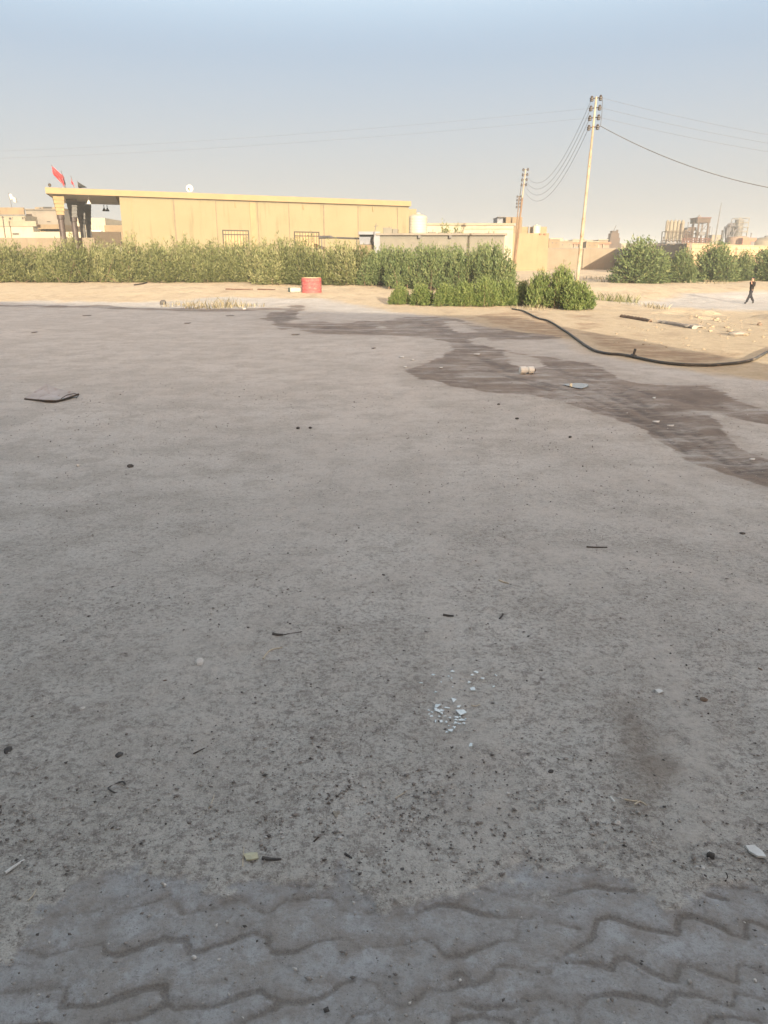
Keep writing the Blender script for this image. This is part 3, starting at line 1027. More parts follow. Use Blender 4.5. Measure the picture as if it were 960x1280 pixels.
def flags():
    Y = 74.5
    zr = ZTOP
    q = P(81.2, 233, Y)
    flag('a', (q[0], q[1], zr), P(64.2, 206, Y), (P(64.4, 206.8, Y), P(67, 219, Y), P(80.5, 233, Y), P(77, 218.5, Y)), M['red_cloth'],
         'large red flag slanting from a leaning pole on the portico roof')
    Y = 79
    q = P(82.8, 235, Y)
    flag('a', (q[0], q[1], zr), P(76.3, 213.5, Y), (P(76.4, 214.5, Y), P(77.6, 222, Y), P(82, 232, Y), P(80.4, 222, Y)), M['dark_red'],
         'narrow dark red flag just behind the large red one')
    Y = 77
    q = P(93.5, 235.5, Y)
    flag('a', (q[0], q[1], zr), P(88.4, 219.5, Y), (P(88.8, 222, Y), P(89.6, 230, Y), P(93, 234, Y), P(91.6, 228.5, Y)), M['red_cloth'],
         'thin furled red pennant between the red and black flags')
    Y = 78
    q = P(98.5, 236, Y)
    flag('a', (q[0], q[1], zr), P(96.8, 226, Y), (P(97, 227, Y), P(98.4, 235, Y), P(109, 234.6, Y), P(103, 230.8, Y)), M['black_cloth'],
         'black flag drooping to the right over the portico roof')
    q = P(62.3, 233.5, 74.6)
    r = thing('roof_lamp', (q[0], q[1], zr), 'small dark lamp standing on the corner of the portico roof', 'lamp')
    MB().tube([(q[0], q[1], zr), (q[0], q[1], zr + 0.2)], 0.03, 6).build('stem', M['iron'], r)
    MB().lathe((q[0], q[1], zr + 0.2), [(0.05, 0), (0.14, 0.05), (0.14, 0.2), (0.06, 0.28), (0.0, 0.3)], 10).build('lamp_head', M['iron'], r)
    # white flag far to the left, over the houses
    Y = 118
    b = P(19, 272, Y)
    r = thing('flag', (b[0], b[1], b[2] - 1.5), 'white flag flying over the flat roofed houses', 'flag')
    MB().tube([(b[0], b[1], b[2] - 1.5), P(10.5, 241, Y)], 0.04, 6).build('flagpole', M['steel_grey'], r)
    m = MB()
    c = (P(11, 242.5, Y), P(12.5, 250, Y), P(21, 252.5, Y), P(19.5, 246.5, Y))
    vs = []
    for i in range(6):
        for j in range(4):
            u, v = i / 5, j / 3
            a = np.array(c[0]) * (1 - v) + np.array(c[1]) * v
            e = np.array(c[3]) * (1 - v) + np.array(c[2]) * v
            p = a * (1 - u) + e * u
            p[1] += 0.25 * math.sin(u * 7)
            p[2] += 0.15 * math.sin(u * 6)
            vs.append(p)
    m.add(vs, [(i * 4 + j, i * 4 + j + 1, (i + 1) * 4 + j + 1, (i + 1) * 4 + j) for i in range(5) for j in range(3)])
    o = m.build('flag_cloth', M['white_cloth'], r, smooth=True)
    o.modifiers.new('thickness', 'SOLIDIFY').thickness = 0.012


M['dark_red'] = weathered('dark_red', (0.14, 0.03, 0.03), (0.10, 0.025, 0.025), 3, 0.9)
flags()


# ------------------------------------------------------------------ houses and walls behind
class House:
    """box house with its front square to the view axis, outlined by photo columns and rows at distance Y"""

    def __init__(s, name, label, cat, x0, x1, ytop, Y, depth, mat, yaw=0.0, group=None):
        ym = ytop
        a = P(x0, ym, Y)
        b = P(x1, ym, Y)
        s.Y, s.top, s.mat = Y, a[2], mat
        s.yaw = yaw
        s.cx, s.w = (a[0] + b[0]) / 2, b[0] - a[0]
        s.g = min(gz(s.cx, Y), gz(s.cx, Y + depth)) - 0.3
        s.depth = depth
        s.root = thing(name, (s.cx, Y, s.g), label, cat, group)
        s.walls = MB().box((s.cx, Y + depth / 2, s.g), (s.w, depth, s.top - s.g)).build('wall', mat, s.root)

    def rect(s, x0, x1, y0, y1):
        ym = (y0 + y1) / 2
        a = P(x0, ym, s.Y)[0]
        b = P(x1, ym, s.Y)[0]
        xm = (x0 + x1) / 2
        return (a + b) / 2, b - a, P(xm, y1, s.Y)[2], P(xm, y0, s.Y)[2] - P(xm, y1, s.Y)[2]

    def window(s, x0, x1, y0, y1, frame=None, pane='dark_hole', name='window'):
        c, wd, z, h = s.rect(x0, x1, y0, y1)
        f = 0.10
        m = MB()
        m.box((c, s.Y - 0.02, z), (wd, 0.1, f)).box((c, s.Y - 0.02, z + h - f), (wd, 0.1, f))
        m.box((c - wd / 2 + f / 2, s.Y - 0.023, z + f), (f, 0.1, h - 2 * f)).box((c + wd / 2 - f / 2, s.Y - 0.023, z + f), (f, 0.1, h - 2 * f))
        o = m.build(name, frame or s.mat, s.root)
        MB().box((c, s.Y + 0.0, z + f), (wd - 2 * f, 0.02, h - 2 * f)).build('pane', M[pane], o)
        return o

    def band(s, name, x0, x1, y0, y1, mat, proud=0.3):
        c, wd, z, h = s.rect(x0, x1, y0, y1)
        return MB().box((c, s.Y - proud / 2, z), (wd, proud + 0.02, h)).build(name, mat, s.root)

    def block(s, name, x0, x1, y0, dep, mat, off=0.0, zbot=None):
        """a piece standing on the roof"""
        c, wd, z, h = s.rect(x0, x1, y0, y0 + 4)
        top = z + h
        zb = s.top if zbot is None else zbot
        return MB().box((c, s.Y + off + dep / 2, zb), (wd, dep, max(top - zb, 0.05))).build(name, mat, s.root)


def left_houses():
    h = House('flat_roof_house', 'low cream house with two dark windows at the left edge', 'house', -45, 31, 272.5, 112, 9, M['cream'])
    h.band('parapet', -45, 31, 259.5, 268.5, M['tan'], 0.25)
    h.block('upper_wall', -45, 30.5, 269, 8, M['cream'], 0.3)
    h.window(10.5, 15.5, 271, 275.5)
    h.window(27, 30.5, 270.5, 275)
    h.window(-12, -7, 271, 275.5)
    c = House('yard_house', 'long pale single storey house with a wide dark vent below the cream house', 'house', -50, 41, 283, 104, 5, M['white_cream'])
    c.band('parapet', -50, 46, 276.5, 283, M['cream'], 0.2)
    c.window(15, 25, 290.5, 294.5)
    g = House('unfinished_house', 'unfinished grey brown house with raw block walls and open roof frame', 'house', 31.5, 74, 262, 116, 10, M['grey_render'])
    g.block('roof_room', 36, 66, 257.8, 6, M['tan'], 2.0)
    g.band('roof_slab', 31, 74.5, 261.2, 262.4, M['grey_render'], 0.4)
    g.window(48.5, 52.5, 258.9, 262.1)
    g.band('open_loggia', 54, 65, 258.6, 262.0, M['dark_hole'], 0.05)
    g.window(58, 64, 275.7, 278.6)
    b = House('lean_to_house', 'tan low house with a shaded awning behind the portico columns', 'house', 41, 79, 280.5, 106, 6, M['tan'])
    b.band('awning', 53, 80, 285.3, 286.8, M['tan'], 1.4)
    b.band('doorway', 57, 74, 287, 289.5, M['dark_hole'], 0.03)
    v = House('white_villa', 'cream white villa with arched balcony rail right of the columns', 'house', 78, 131, 272.5, 120, 10, M['white_cream'])
    v.band('balcony_slab', 80, 129, 288.3, 289.6, M['white_paint'], 0.9)
    for k in range(5):
        x = 112.2 + k * 3.5
        v.window(x, x + 1.7, 281.5, 286.5, pane='window_grey')
    for k in range(2):
        v.window(82.5 + k * 3.5, 84.3 + k * 3.5, 282, 287, pane='window_grey')
    v.band('lower_opening', 121, 130, 291, 294.5, M['window_grey'], 0.03)
    t = House('garden_wall_house', 'plain tan house wall between the white villa and the yellow hall', 'house', 130, 155, 281.5, 110, 4, M['tan'])
    w2 = House('white_boundary_wall', 'low white boundary wall behind the hedge at the left', 'wall', 40, 150, 289.8, 100, 0.3, M['white_cream'])
    pl = P(5.5, 296, 101)
    r = thing('thin_pole', (pl[0], pl[1], gz(pl[0], pl[1])), 'thin dark pole in front of the houses at the left edge', 'pole')
    MB().tube([(pl[0], pl[1], gz(pl[0], pl[1]) - 0.2), P(3.2, 270, 101)], 0.06, 6).build('shaft', M['iron'], r)
    MB().tube([P(2, 271.5, 101), P(5, 271.5, 101)], 0.04, 5).build('cross_arm', M['iron'], r)


M['white_cream'] = weathered('white_cream', (0.31, 0.275, 0.205), (0.265, 0.232, 0.172), 0.4, 0.9, streak=True)
M['window_grey'] = weathered('window_grey', (0.12, 0.11, 0.10), (0.16, 0.14, 0.12), 1, 0.5)
left_houses()


def front_wall():
    """low mud wall showing above the hedge at the far left"""
    a, b = P(-60, 297.2, 80), P(118, 298.5, 80)
    m = MB().wall(a[:2], b[:2], 0.3, a[2], 0.25)
    o = m.build('mud_wall', M['mud'], None, ((a[0] + b[0]) / 2, 80, 0.3))
    tag(o, 'low mud brown wall just showing over the left end of the hedge', 'wall')


front_wall()


def block_house():
    Y = 72.0
    h = House('block_house', 'flat roofed grey block building behind the shrubs with rubble on its roof', 'building', 471.5, 631, 294, Y, 10.5, M['block'])
    sl = h.rect(470, 633, 291.8, 294.3)
    MB().box((sl[0], Y + 5.1, sl[2]), (sl[1], 11.2, sl[3])).build('roof_slab', M['grey_render'], h.root)
    e = h.rect(448, 475, 288.5, 292.3)
    MB().box((e[0], Y + 3, e[2] - 0.05), (e[1], 5.5, e[3])).build('porch_roof', M['steel_blue'], h.root)
    e2 = h.rect(448.6, 469.6, 292.5, 305)
    MB().box((e2[0], Y + 3.4, e2[2]), (e2[1], 4.2, e2[3] - 0.03)).build('porch_back', M['steel_blue'], h.root)
    e3 = h.rect(467.6, 475, 292.4, 330)
    MB().box((e3[0], Y - 0.1, e3[2]), (e3[1], 0.5, e3[3] - 0.05)).build('porch_post', M['steel_blue'], h.root)
    e4 = h.rect(448, 468, 305.5, 330)
    MB().box((e4[0], Y + 1.0, e4[2]), (e4[1], 0.2, e4[3])).build('porch_wall', M['tan'], h.root)
    for px in (524, 562.5):
        c = h.rect(px - 1.6, px + 1.6, 294.4, 298)
        MB().box((c[0], Y - 0.25, c[2]), (c[1], 0.45, c[3] - 0.01)).build('rain_spout', M['stone_grey'], h.root)
    # things on the roof
    rng = random.Random(5)
    z = h.top + sl[3] - (h.top - sl[2]) if False else sl[2] + sl[3]
    lab = ['grey concrete block lying near the left end of the flat roof', 'low row of pale blocks piled on the flat roof', 'tan block beside the white tank on the roof',
           'small pale block at the middle of the flat roof edge', 'pale block right of the roof trees', 'flat pale block near the right end of the roof edge', 'last small block on the right end of the flat roof']
    for i, (a, b, t) in enumerate(((479, 490, 284), (490.5, 497, 285.5), (536, 546, 289.3), (549, 556, 290.2), (566, 577, 290.5), (594, 603, 292), (610, 617, 292.3))):
        c = h.rect(a, b, t, t + 8)
        top = c[2] + c[3]
        o = MB().box((c[0], Y + 0.9 + 0.2 * i, z), (c[1], 0.5, max(top - z, 0.12)), rng.uniform(-0.1, 0.1)).build('concrete_block', M['block'], None, (c[0], Y + 1, z), bevel=0.02)
        tag(o, lab[i], 'block', 'blocks left on the flat roof')
    for i, (px, t) in enumerate(((486, 283), (497.5, 287), (541, 286.5), (576, 289.5), (611, 288), (617, 289))):
        c = P(px, t, Y + 1.6)
        o = MB().tube([(c[0], c[1], z), (c[0] + 0.03, c[1], c[2])], 0.028, 5).build('rebar', M['iron'], None, (c[0], c[1], z))
        tag(o, 'thin dark rod sticking up from the flat roof of the block building', 'rod', 'rods on the flat roof')
    # white water tank on the roof
    c = P(522.5, 285, Y + 5)
    x0, x1 = P(511.2, 285, Y + 5)[0], P(534, 285, Y + 5)[0]
    rad = (x1 - x0) / 2
    zt = zat(522, 269.0, Y + 5)
    r = thing('water_tank', (c[0], Y + 5, z), 'big round white water tank standing on the block building roof', 'water tank')
    H = zt - z
    prof = [(rad * .99, 0)]
    n = 7
    for i in range(n):
        a = H * 0.92 * i / n
        b = H * 0.92 * (i + 1) / n
        prof += [(rad, a + 0.03), (rad, b - 0.06), (rad * 0.975, b - 0.03)]
    prof += [(rad * 0.93, H * 0.95), (rad * 0.6, H * 1.02), (rad * 0.24, H * 1.05)]
    MB().lathe((c[0], Y + 5, z), prof, 32).build('tank_body', M['tank_white'], r, smooth=False)
    MB().lathe((c[0], Y + 5, z + H * 1.05), [(rad * 0.25, -0.02), (rad * 0.25, 0.08), (rad * 0.2, 0.12), (0, 0.13)], 20).build('lid', M['tank_white'], r)
    # antenna mast leaning at the porch
    a, b = P(466.5, 302, Y - 0.4), P(470.3, 279, Y - 0.4)
    o = MB().tube([a, b], 0.03, 6).tube([P(467.5, 283, Y - 0.4), P(473, 282.2, Y - 0.4)], 0.02, 5).build('antenna_mast', M['steel_grey'], None, a)
    tag(o, 'thin pale mast leaning over the dark porch of the block building', 'mast')
    # pipe along the hall wall
    pa, pb = P(399.5, 296.6, 80), P(449, 298.2, 74)
    o = MB().tube([pa, pb], 0.09, 8).tube([P(399.5, 296.6, 80), P(414, 296.4, 78.5)], 0.16, 8).build('roof_pipe', M['steel_grey'], None, pa)
    tag(o, 'grey pipe running from the right window to the dark porch', 'pipe')
    r = thing('pipe_stand', (pa[0], pa[1], gz(pa[0], pa[1])), 'thin grey posts carrying the pipe beside the yellow hall', 'stand')
    for px, Yy, py in ((402, 79.7, 296.8), (446, 74.4, 298)):
        q = P(px, py, Yy)
        MB().tube([(q[0], q[1], gz(q[0], q[1]) - .1), (q[0], q[1], q[2] - 0.05)], 0.05, 6).build('post', M['steel_grey'], r)


M['steel_blue'] = weathered('steel_blue', (0.20, 0.20, 0.215), (0.165, 0.165, 0.18), 0.8, 0.8)
block_house()


def middle_houses():
    h = House('long_cream_house', 'long low pale cream house behind the roof of the block building', 'house', 505, 642, 281.5, 108, 8, M['white_cream'])
    h.band('parapet', 505, 643, 279, 281.6, M['cream'], 0.25)
    h.band('wall_ledge', 580, 642, 285.6, 286.4, M['cream'], 0.15)
    h.window(556, 559, 288.5, 292.5)
    h.window(615, 617.2, 287, 292)
    h.window(618.5, 620.3, 287, 292)
    hh = House('hall_annex', 'plain yellow annex standing at the right end of the hall', 'building', 505, 520.5, 261.2, 90.5, 9, M['hall_paint'])
    # tower house
    t = House('tower_house', 'tan two storey house with a stair tower and shaded lean-to', 'house', 637.5, 686.5, 291.5, 112, 11, M['yellow_render'])
    t.block('upper_storey', 654, 686.5, 282.8, 8, M['yellow_render'], 1.6)
    c, wd, z, hgt = t.rect(632.5, 652.8, 271.2, 291)
    st = MB().box((c, 112 + 3.2, z - 3.5), (wd, 6, hgt + 3.5)).build('stair_tower', M['tan'], t.root)
    c, wd, z, hgt = t.rect(640.5, 646, 278, 283)
    wn_ = MB().box((c, 112 + 0.17, z), (wd, 0.1, hgt)).build('window', M['tan'], t.root)
    MB().box((c, 112 + 0.11, z + 0.08), (wd - 0.2, 0.05, hgt - 0.16)).build('pane', M['dark_hole'], wn_)
    c, wd, z, hgt = t.rect(623.5, 632.3, 271.2, 281)
    MB().box((c, 112 + 3.5, z), (wd, 4, hgt)).build('tower_lean_to', M['steel_blue'], t.root)
    c, wd, z, hgt = t.rect(623.3, 633, 270.5, 271.4)
    MB().box((c, 112 + 3.3, z), (wd, 5, hgt)).build('lean_to_roof', M['stone_grey'], t.root)
    c, wd, z, hgt = t.rect(624, 637.4, 293, 312)
    MB().box((c, 112 + 2.4, z), (wd, 4, hgt)).build('side_shed', M['steel_blue'], t.root)
    c, wd, z, hgt = t.rect(624, 637.8, 291.8, 293.3)
    MB().box((c, 112 + 2.0, z), (wd, 5, hgt)).build('shed_roof', M['tan'], t.root)
    c, wd, z, hgt = t.rect(633.5, 635.5, 307, 310)
    MB().box((c, 112 + 0.38, z), (wd, 0.06, hgt)).build('shed_opening', M['dark_hole'], t.root)
    c, wd, z, hgt = t.rect(662.5, 664.5, 282.5, 292)
    MB().box((c, 112 + 1.5, z), (wd, 0.2, hgt)).build('dark_recess', M['dark_hole'], t.root)
    zt = t.top
    q = P(670, 288, 113)
    x0, x1 = P(665.2, 288, 113)[0], P(675, 288, 113)[0]
    r = thing('water_tank', (q[0], 112.9, zt), 'small round white tank on the terrace of the tower house', 'water tank')
    rad = (x1 - x0) / 2
    H = zat(670, 281.8, 113) - zt
    MB().lathe((q[0], 112.7, zt), [(rad, 0), (rad, H * .3), (rad * .97, H * .32), (rad, H * .36), (rad, H * .62), (rad * .97, H * .65), (rad, H * .68), (rad, H * .94), (rad * .5, H), (0, H * 1.03)], 24).build('tank_body', M['tank_white'], r)
    MB().lathe((q[0], 112.7, zt + H), [(rad * .3, -0.02), (rad * .3, 0.1), (0, 0.12)], 14).build('lid', M['tank_white'], r)
    for px in (675.5, 681):
        q = P(px, 293.5, 112)
        MB().box((q[0], 111.9, q[2]), (0.3, 0.25, 0.18)).build('rain_spout', M['rust_red'], t.root)


M['yellow_render'] = weathered('yellow_render', (0.225, 0.168, 0.098), (0.19, 0.143, 0.084), 0.5, 0.9, streak=True)
middle_houses()


def walls_and_yard():
    # long tan boundary wall beyond the poles
    Y = 124.0
    a, b = P(600, 311.5, Y), P(770, 310.5, Y)
    zt = P(690, 311, Y)[2]
    r = thing('boundary_wall', (a[0], Y, 1.0), 'long tan boundary wall behind the utility poles', 'wall')
    MB().wall(a[:2], b[:2], 0.6, zt, 0.3).build('wall', M['mud'], r)
    MB().wall((a[0], Y - 0.05), (b[0], Y - 0.05), zt + 0.003, zt + 0.12, 0.4).build('coping', M['grey_render'], r)
    for px in (676, 729):
        q = P(px, 330, Y)
        MB().box((q[0], Y - 0.12, 0.8), (0.35, 0.26, zt - 0.83)).build('pier', M['mud'], r)
    # side wall coming towards the viewer and turning into the brick front wall
    c0 = P(769, 311, 124)
    c1 = P(862, 305, 88)
    c2 = P(1010, 318, 110)
    zt = (c0[2] + c1[2]) / 2
    r = thing('yard_wall', (c1[0], c1[1], 0.7), 'grey yard wall turning a corner behind the bushy trees', 'wall')
    MB().wall(c0[:2], c1[:2], 0.4, zt, 0.3).build('shaded_side', M['grey_render'], r)
    m = MB().wall(c1[:2], c2[:2], 0.4, zt + 0.02, 0.3)
    m.build('brick_front', M['brick_courses'], r)
    # rusty container at the wall
    Y = 121
    q0, q1 = P(647, 331, Y), P(668.5, 331, Y)
    zt = zat(657, 325, Y)
    zb = gz((q0[0] + q1[0]) / 2, Y)
    cx = (q0[0] + q1[0]) / 2
    wd = q1[0] - q0[0]
    r = thing('rusty_skip', (cx, Y, zb), 'rust brown metal skip with a pale patch beside the wall', 'skip')
    bd = MB()
    bd.box((cx, Y + 1, zb + 0.06), (wd, 2, zt - zb - 0.06))
    bd.build('body', M['rust'], r, bevel=0.03)
    MB().box((cx, Y + 0.97, zt - 0.10), (wd + 0.10, 2.1, 0.12)).build('rim', M['iron'], r)
    for s in (-1, 1):
        MB().box((cx + s * (wd / 2 - 0.28), Y - 0.02, zb + 0.02), (0.56, 0.1, zt - zb - 0.13)).build('dark_end_panel', M['iron'], r)
    pw = P(659.5, 329.5, Y)
    MB().box((pw[0], Y - 0.02, pw[2] - 0.28), (0.55, 0.06, 0.5)).build('pale_patch', M['white_paint'], r)
    # far row of reddish sheds over the wall
    h = House('red_shed', 'long low reddish shed with pale posts far behind the boundary wall', 'shed', 690, 762, 304.5, 175, 8, M['pink_render'])
    h.band('roof_edge', 689, 763, 302.5, 305, M['rust_red'], 0.5)
    for k in range(10):
        x = 699 + k * 6
        h.band('post', x, x + 1.4, 305.2, 312, M['cream'], 0.35)
    h.band('dark_opening', 712, 737, 308.7, 311.5, M['dark_hole'], 0.1)
    h2 = House('rust_kiosk', 'small rust red kiosk at the left end of the far shed', 'kiosk', 687, 698, 303.5, 165, 4, M['rust_red'])
    h2.band('roof_edge', 686.5, 698.5, 302.6, 303.8, M['cream'], 0.4)
    h3 = House('far_flat_house', 'faint pale flat house on the skyline behind the red shed', 'house', 688, 704, 297.5, 230, 8, M['cream'])
    h3.window(693, 696, 299, 300.5)
    h4 = House('far_pale_house', 'low faint pink house on the skyline left of the ruined tower', 'house', 706, 760, 300.5, 240, 9, M['pink_render'])
    for k in range(4):
        h4.window(712 + k * 11, 715 + k * 11, 302, 303.6)
    h4.band('parapet', 705.5, 760.5, 300, 301, M['cream'], 0.4)
    h5 = House('far_pale_house', 'pale low house on the skyline between the ruined tower and the silos', 'house', 772, 836, 304, 250, 9, M['cream'])
    for k in range(3):
        h5.window(784 + k * 14, 788 + k * 14, 305.5, 307.5)
    for a, b, t, yy, mt, l in ((686.5, 700, 299, 150, 'tan', 'small tan block just right of the tower house'), (699, 716, 301.5, 155, 'mud', 'brown flat roofed room behind the tan block'),
                               (716, 731, 299.5, 190, 'cream', 'pale room with a dark door left of the pale pole'), (733, 748, 302, 160, 'tan', 'tan flat house right of the pale pole'), (748, 760, 299.8, 185, 'mud', 'brown room left of the ruined tower')):
        hx = House('flat_roof_house', l, 'house', a, b, t, yy, 5, M[mt])
        hx.band('parapet', a - .3, b + .3, t - .6, t + .5, M['cream'], .3)
        hx.window(a + 3, a + 5.5, t + 3, t + 6)
        hx.window(b - 5, b - 3, t + 3, t + 6)
    # ruined stepped tower (x ~768)
    Y = 235
    r0 = P(768.5, 306, Y)
    zb = 1.2
    r = thing('ruined_tower', (r0[0], Y, zb), 'small stepped brown tower with a spike on the skyline', 'tower')
    m = MB()
    tiers = ((762.8, 775.2, 297), (764, 774.6, 291.5), (765.8, 771.5, 288.3))
    z = zb
    for a, b, t in tiers:
        x0, x1 = P(a, t, Y)[0], P(b, t, Y)[0]
        zt = zat(769, t, Y)
        m.box(((x0 + x1) / 2, Y + 1.5, z), (x1 - x0, 3 - 0.4 * tiers.index((a, b, t)), zt - z))
        z = zt + 0.002
    m.build('tower_body', M['kiln'], r)
    q = P(772.8, 291, Y)
    MB().box((q[0], Y + 1.2, q[2] - 0.3), (0.5, 0.5, 1.2)).box((P(765, 291, Y)[0], Y + 1.2, q[2] - 0.3), (0.4, 0.4, 0.7)).build('corner_stub', M['kiln'], r)
    MB().tube([(P(769, 288, Y)[0], Y + 1.5, zat(769, 288.5, Y)), P(770.2, 281.5, Y + 1.5)], 0.09, 6).build('spike', M['steel_grey'], r)


M['pink_render'] = weathered('pink_render', (0.21, 0.145, 0.105), (0.18, 0.125, 0.09), 0.5, 0.9)


def brick_courses():
    t = NT('brick_courses')
    br = t.n('ShaderNodeTexBrick')
    tc = t.n('ShaderNodeMapping')
    tc.inputs['Rotation'].default_value = (math.pi / 2, 0, 0)
    t.l(t.co(), tc.inputs[0])
    t.l(tc.outputs[0], br.inputs['Vector'])
    br.inputs['Color1'].default_value = (0.42, 0.29, 0.18, 1)
    br.inputs['Color2'].default_value = (0.34, 0.23, 0.145, 1)
    br.inputs['Mortar'].default_value = (0.22, 0.16, 0.11, 1)
    br.inputs['Scale'].default_value = 1.0
    br.inputs['Brick Width'].default_value = 0.9
    br.inputs['Row Height'].default_value = 0.42
    br.inputs['Mortar Size'].default_value = 0.04
    return t.out(br.outputs[0], 0.9)


M['brick_courses'] = brick_courses()
walls_and_yard()


# ------------------------------------------------------------------ the old works on the skyline
def lattice(m, x0, x1, y0, y1, z0, z1, n, r=0.12):
    for x in (x0, x1):
        for y in (y0, y1):
            m.bar((x, y, z0), (x, y, z1), r * 2, r * 2)
    for i in range(n + 1):
        z = z0 + (z1 - z0) * i / n
        m.bar((x0, y0, z), (x1, y0, z), r * 1.6, r)
        m.bar((x0, y1, z), (x1, y1, z), r * 1.6, r)
        m.bar((x0, y0, z), (x0, y1, z), r * 1.6, r)
        m.bar((x1, y0, z), (x1, y1, z), r * 1.6, r)
        if i < n:
            z2 = z0 + (z1 - z0) * (i + 1) / n
            if i % 2:
                m.bar((x0, y0, z), (x1, y0, z2), r, r)
            else:
                m.bar((x1, y0, z), (x0, y0, z2), r, r)
    return m


def works():
    Y = 215.0
    zb = 1.2
    X = lambda px, py, YY=Y: P(px, py, YY)[0]
    Z = lambda py, YY=Y: zat(870, py, YY)
    # battery of silos
    r = thing('silo_battery', (X(845, 300), Y, zb), 'row of five pale cylinder silos on a steel frame far behind the trees', 'silos')
    for k in range(5):
        px = 837.3 + k * 4.75
        rad = (X(839.5, 285) - X(835, 285)) / 2
        MB().lathe((X(px, 285), Y + 2, Z(302.5)), [(rad * .5, 0), (rad, 1.0), (rad, Z(276.5) - Z(302.5)), (rad * .92, Z(276.5) - Z(302.5) + .05), (rad * .3, Z(276.5) - Z(302.5) + .45)], 16).build('silo', M['silo'], r)
    m = lattice(MB(), X(834, 295), X(858.5, 295), Y - 0.2, Y + 4.2, zb, Z(289), 4, 0.13)
    for k in range(4):
        m.bar((X(838 + k * 5, 295), Y - 0.25, Z(303)), (X(838 + k * 5, 295), Y - 0.25, Z(288)), 0.18, 0.18)
    m.bar((X(834, 279), Y - 0.15, Z(289)), (X(835.5, 279), Y - 0.15, Z(277)), 0.18, 0.18)
    m.build('steel_frame', M['kiln'], r)
    MB().box((X(846, 303), Y + 2, Z(304.5)), (X(860, 300) - X(832, 300), 5.5, 0.35)).build('platform', M['steel_grey'], r)
    # kiln house: rounded brown roof on posts
    r = thing('kiln_house', (X(866, 300), Y + 4, zb), 'brown round roofed kiln structure on posts between silos and frame tower', 'kiln')
    prof = [(855.5, 296), (856.5, 291), (859.5, 287), (863, 284.5), (867.5, 283.2), (872.5, 284), (872.5, 288), (862, 289), (858.5, 293), (857.5, 298)]
    pts = [(X(a, b), Z(b)) for a, b in prof]
    m = MB()
    n = len(pts)
    m.add([(x, Y + 1, z) for x, z in pts] + [(x, Y + 6, z) for x, z in pts],
          [tuple(range(n)), tuple(range(2 * n - 1, n - 1, -1))] + [(i, n + i, n + (i + 1) % n, (i + 1) % n) for i in range(n)])
    m.build('roof', M['kiln'], r)
    m = MB()
    for px in (857.5, 861, 864.5, 868, 871.5):
        m.bar((X(px, 296), Y + 1.2, zb), (X(px, 296), Y + 1.2, Z(287)), 0.3, 0.3)
    for py in (292, 297):
        m.bar((X(857, py), Y + 1.2, Z(py)), (X(872, py), Y + 1.2, Z(py)), 0.35, 0.35)
    m.build('post_frame', M['kiln'], r)
    MB().box((X(865.5, 294), Y + 4, Z(300)), (X(871, 294) - X(860, 294), 3, Z(289) - Z(300))).build('drum_house', M['rust'], r)
    # frame tower
    r = thing('frame_tower', (X(879.5, 300), Y, zb), 'tall open rectangular brown frame tower beside the round roofed kiln', 'tower')
    m = MB()
    for px0, px1 in ((871.2, 874.4), (883.2, 886.4)):
        for yy in (Y, Y + 4):
            m.box(((X(px0, 285) + X(px1, 285)) / 2, yy, zb), ((X(px1, 285) - X(px0, 285)) * .55, 0.4, Z(277.3) - zb))
    m.build('legs_frame', M['kiln'], r)
    MB().box((X(879.2, 275), Y + 2, Z(278.6)), (X(887.4, 275) - X(871, 275), 5, Z(273) - Z(278.6))).build('head_house', M['kiln'], r)
    MB().box((X(879.2, 275), Y + 2, Z(273) + .003), (X(888, 275) - X(870.6, 275), 5.4, 0.25)).build('roof', M['rust'], r)
    MB().box((X(879.5, 289), Y + 2, Z(294)), (X(883, 289) - X(875, 289), 3, Z(290) - Z(294))).build('hopper', M['steel_grey'], r)
    m = MB()
    m.bar((X(874, 289), Y - .3, Z(293)), (X(883.5, 280), Y - .3, Z(280)), 0.22, 0.22)
    m.bar((X(876, 289), Y - .3, Z(280)), (X(876, 280), Y - .3, Z(293)), 0.25, 0.25)
    m.bar((X(883, 289), Y - .32, Z(288)), (X(875, 280), Y - .32, Z(283)), 0.18, 0.18)
    m.build('chute', M['steel_grey'], r)
    m = MB().tube([(X(878, 272), Y + 2, Z(273)), (X(878.2, 268), Y + 2, Z(267.5))], 0.1, 6).box((X(878.2, 270), Y + 2, Z(271)), (0.8, 0.5, 0.4))
    m.build('mast', M['steel_grey'], r)
    # gallery with railings running below
    r = thing('works_gallery', (X(870, 302), Y - 3, zb), 'brown gallery of posts and rails along the foot of the old works', 'gallery')
    m = MB()
    for px in range(853, 891, 3):
        m.bar((X(px, 300, Y - 3), Y - 3, zb), (X(px, 300, Y - 3), Y - 3, Z(297.5, Y - 3)), 0.28, 0.28)
    for py in (298, 300.5, 303):
        m.bar((X(852, py, Y - 3), Y - 3, Z(py, Y - 3)), (X(890, py, Y - 3), Y - 3, Z(py, Y - 3)), 0.22, 0.22)
    for px in range(853, 887, 6):
        m.bar((X(px, 300, Y - 3), Y - 3.1, Z(303, Y - 3)), (X(px + 3, 300, Y - 3), Y - 3.1, Z(298, Y - 3)), 0.16, 0.16)
    m.build('railing', M['rust'], r)
    MB().box((X(871, 303, Y - 3), Y - 1.6, Z(305.5, Y - 3)), (X(890, 303, Y - 3) - X(852, 303, Y - 3), 2.4, 0.3)).build('deck', M['steel_grey'], r)
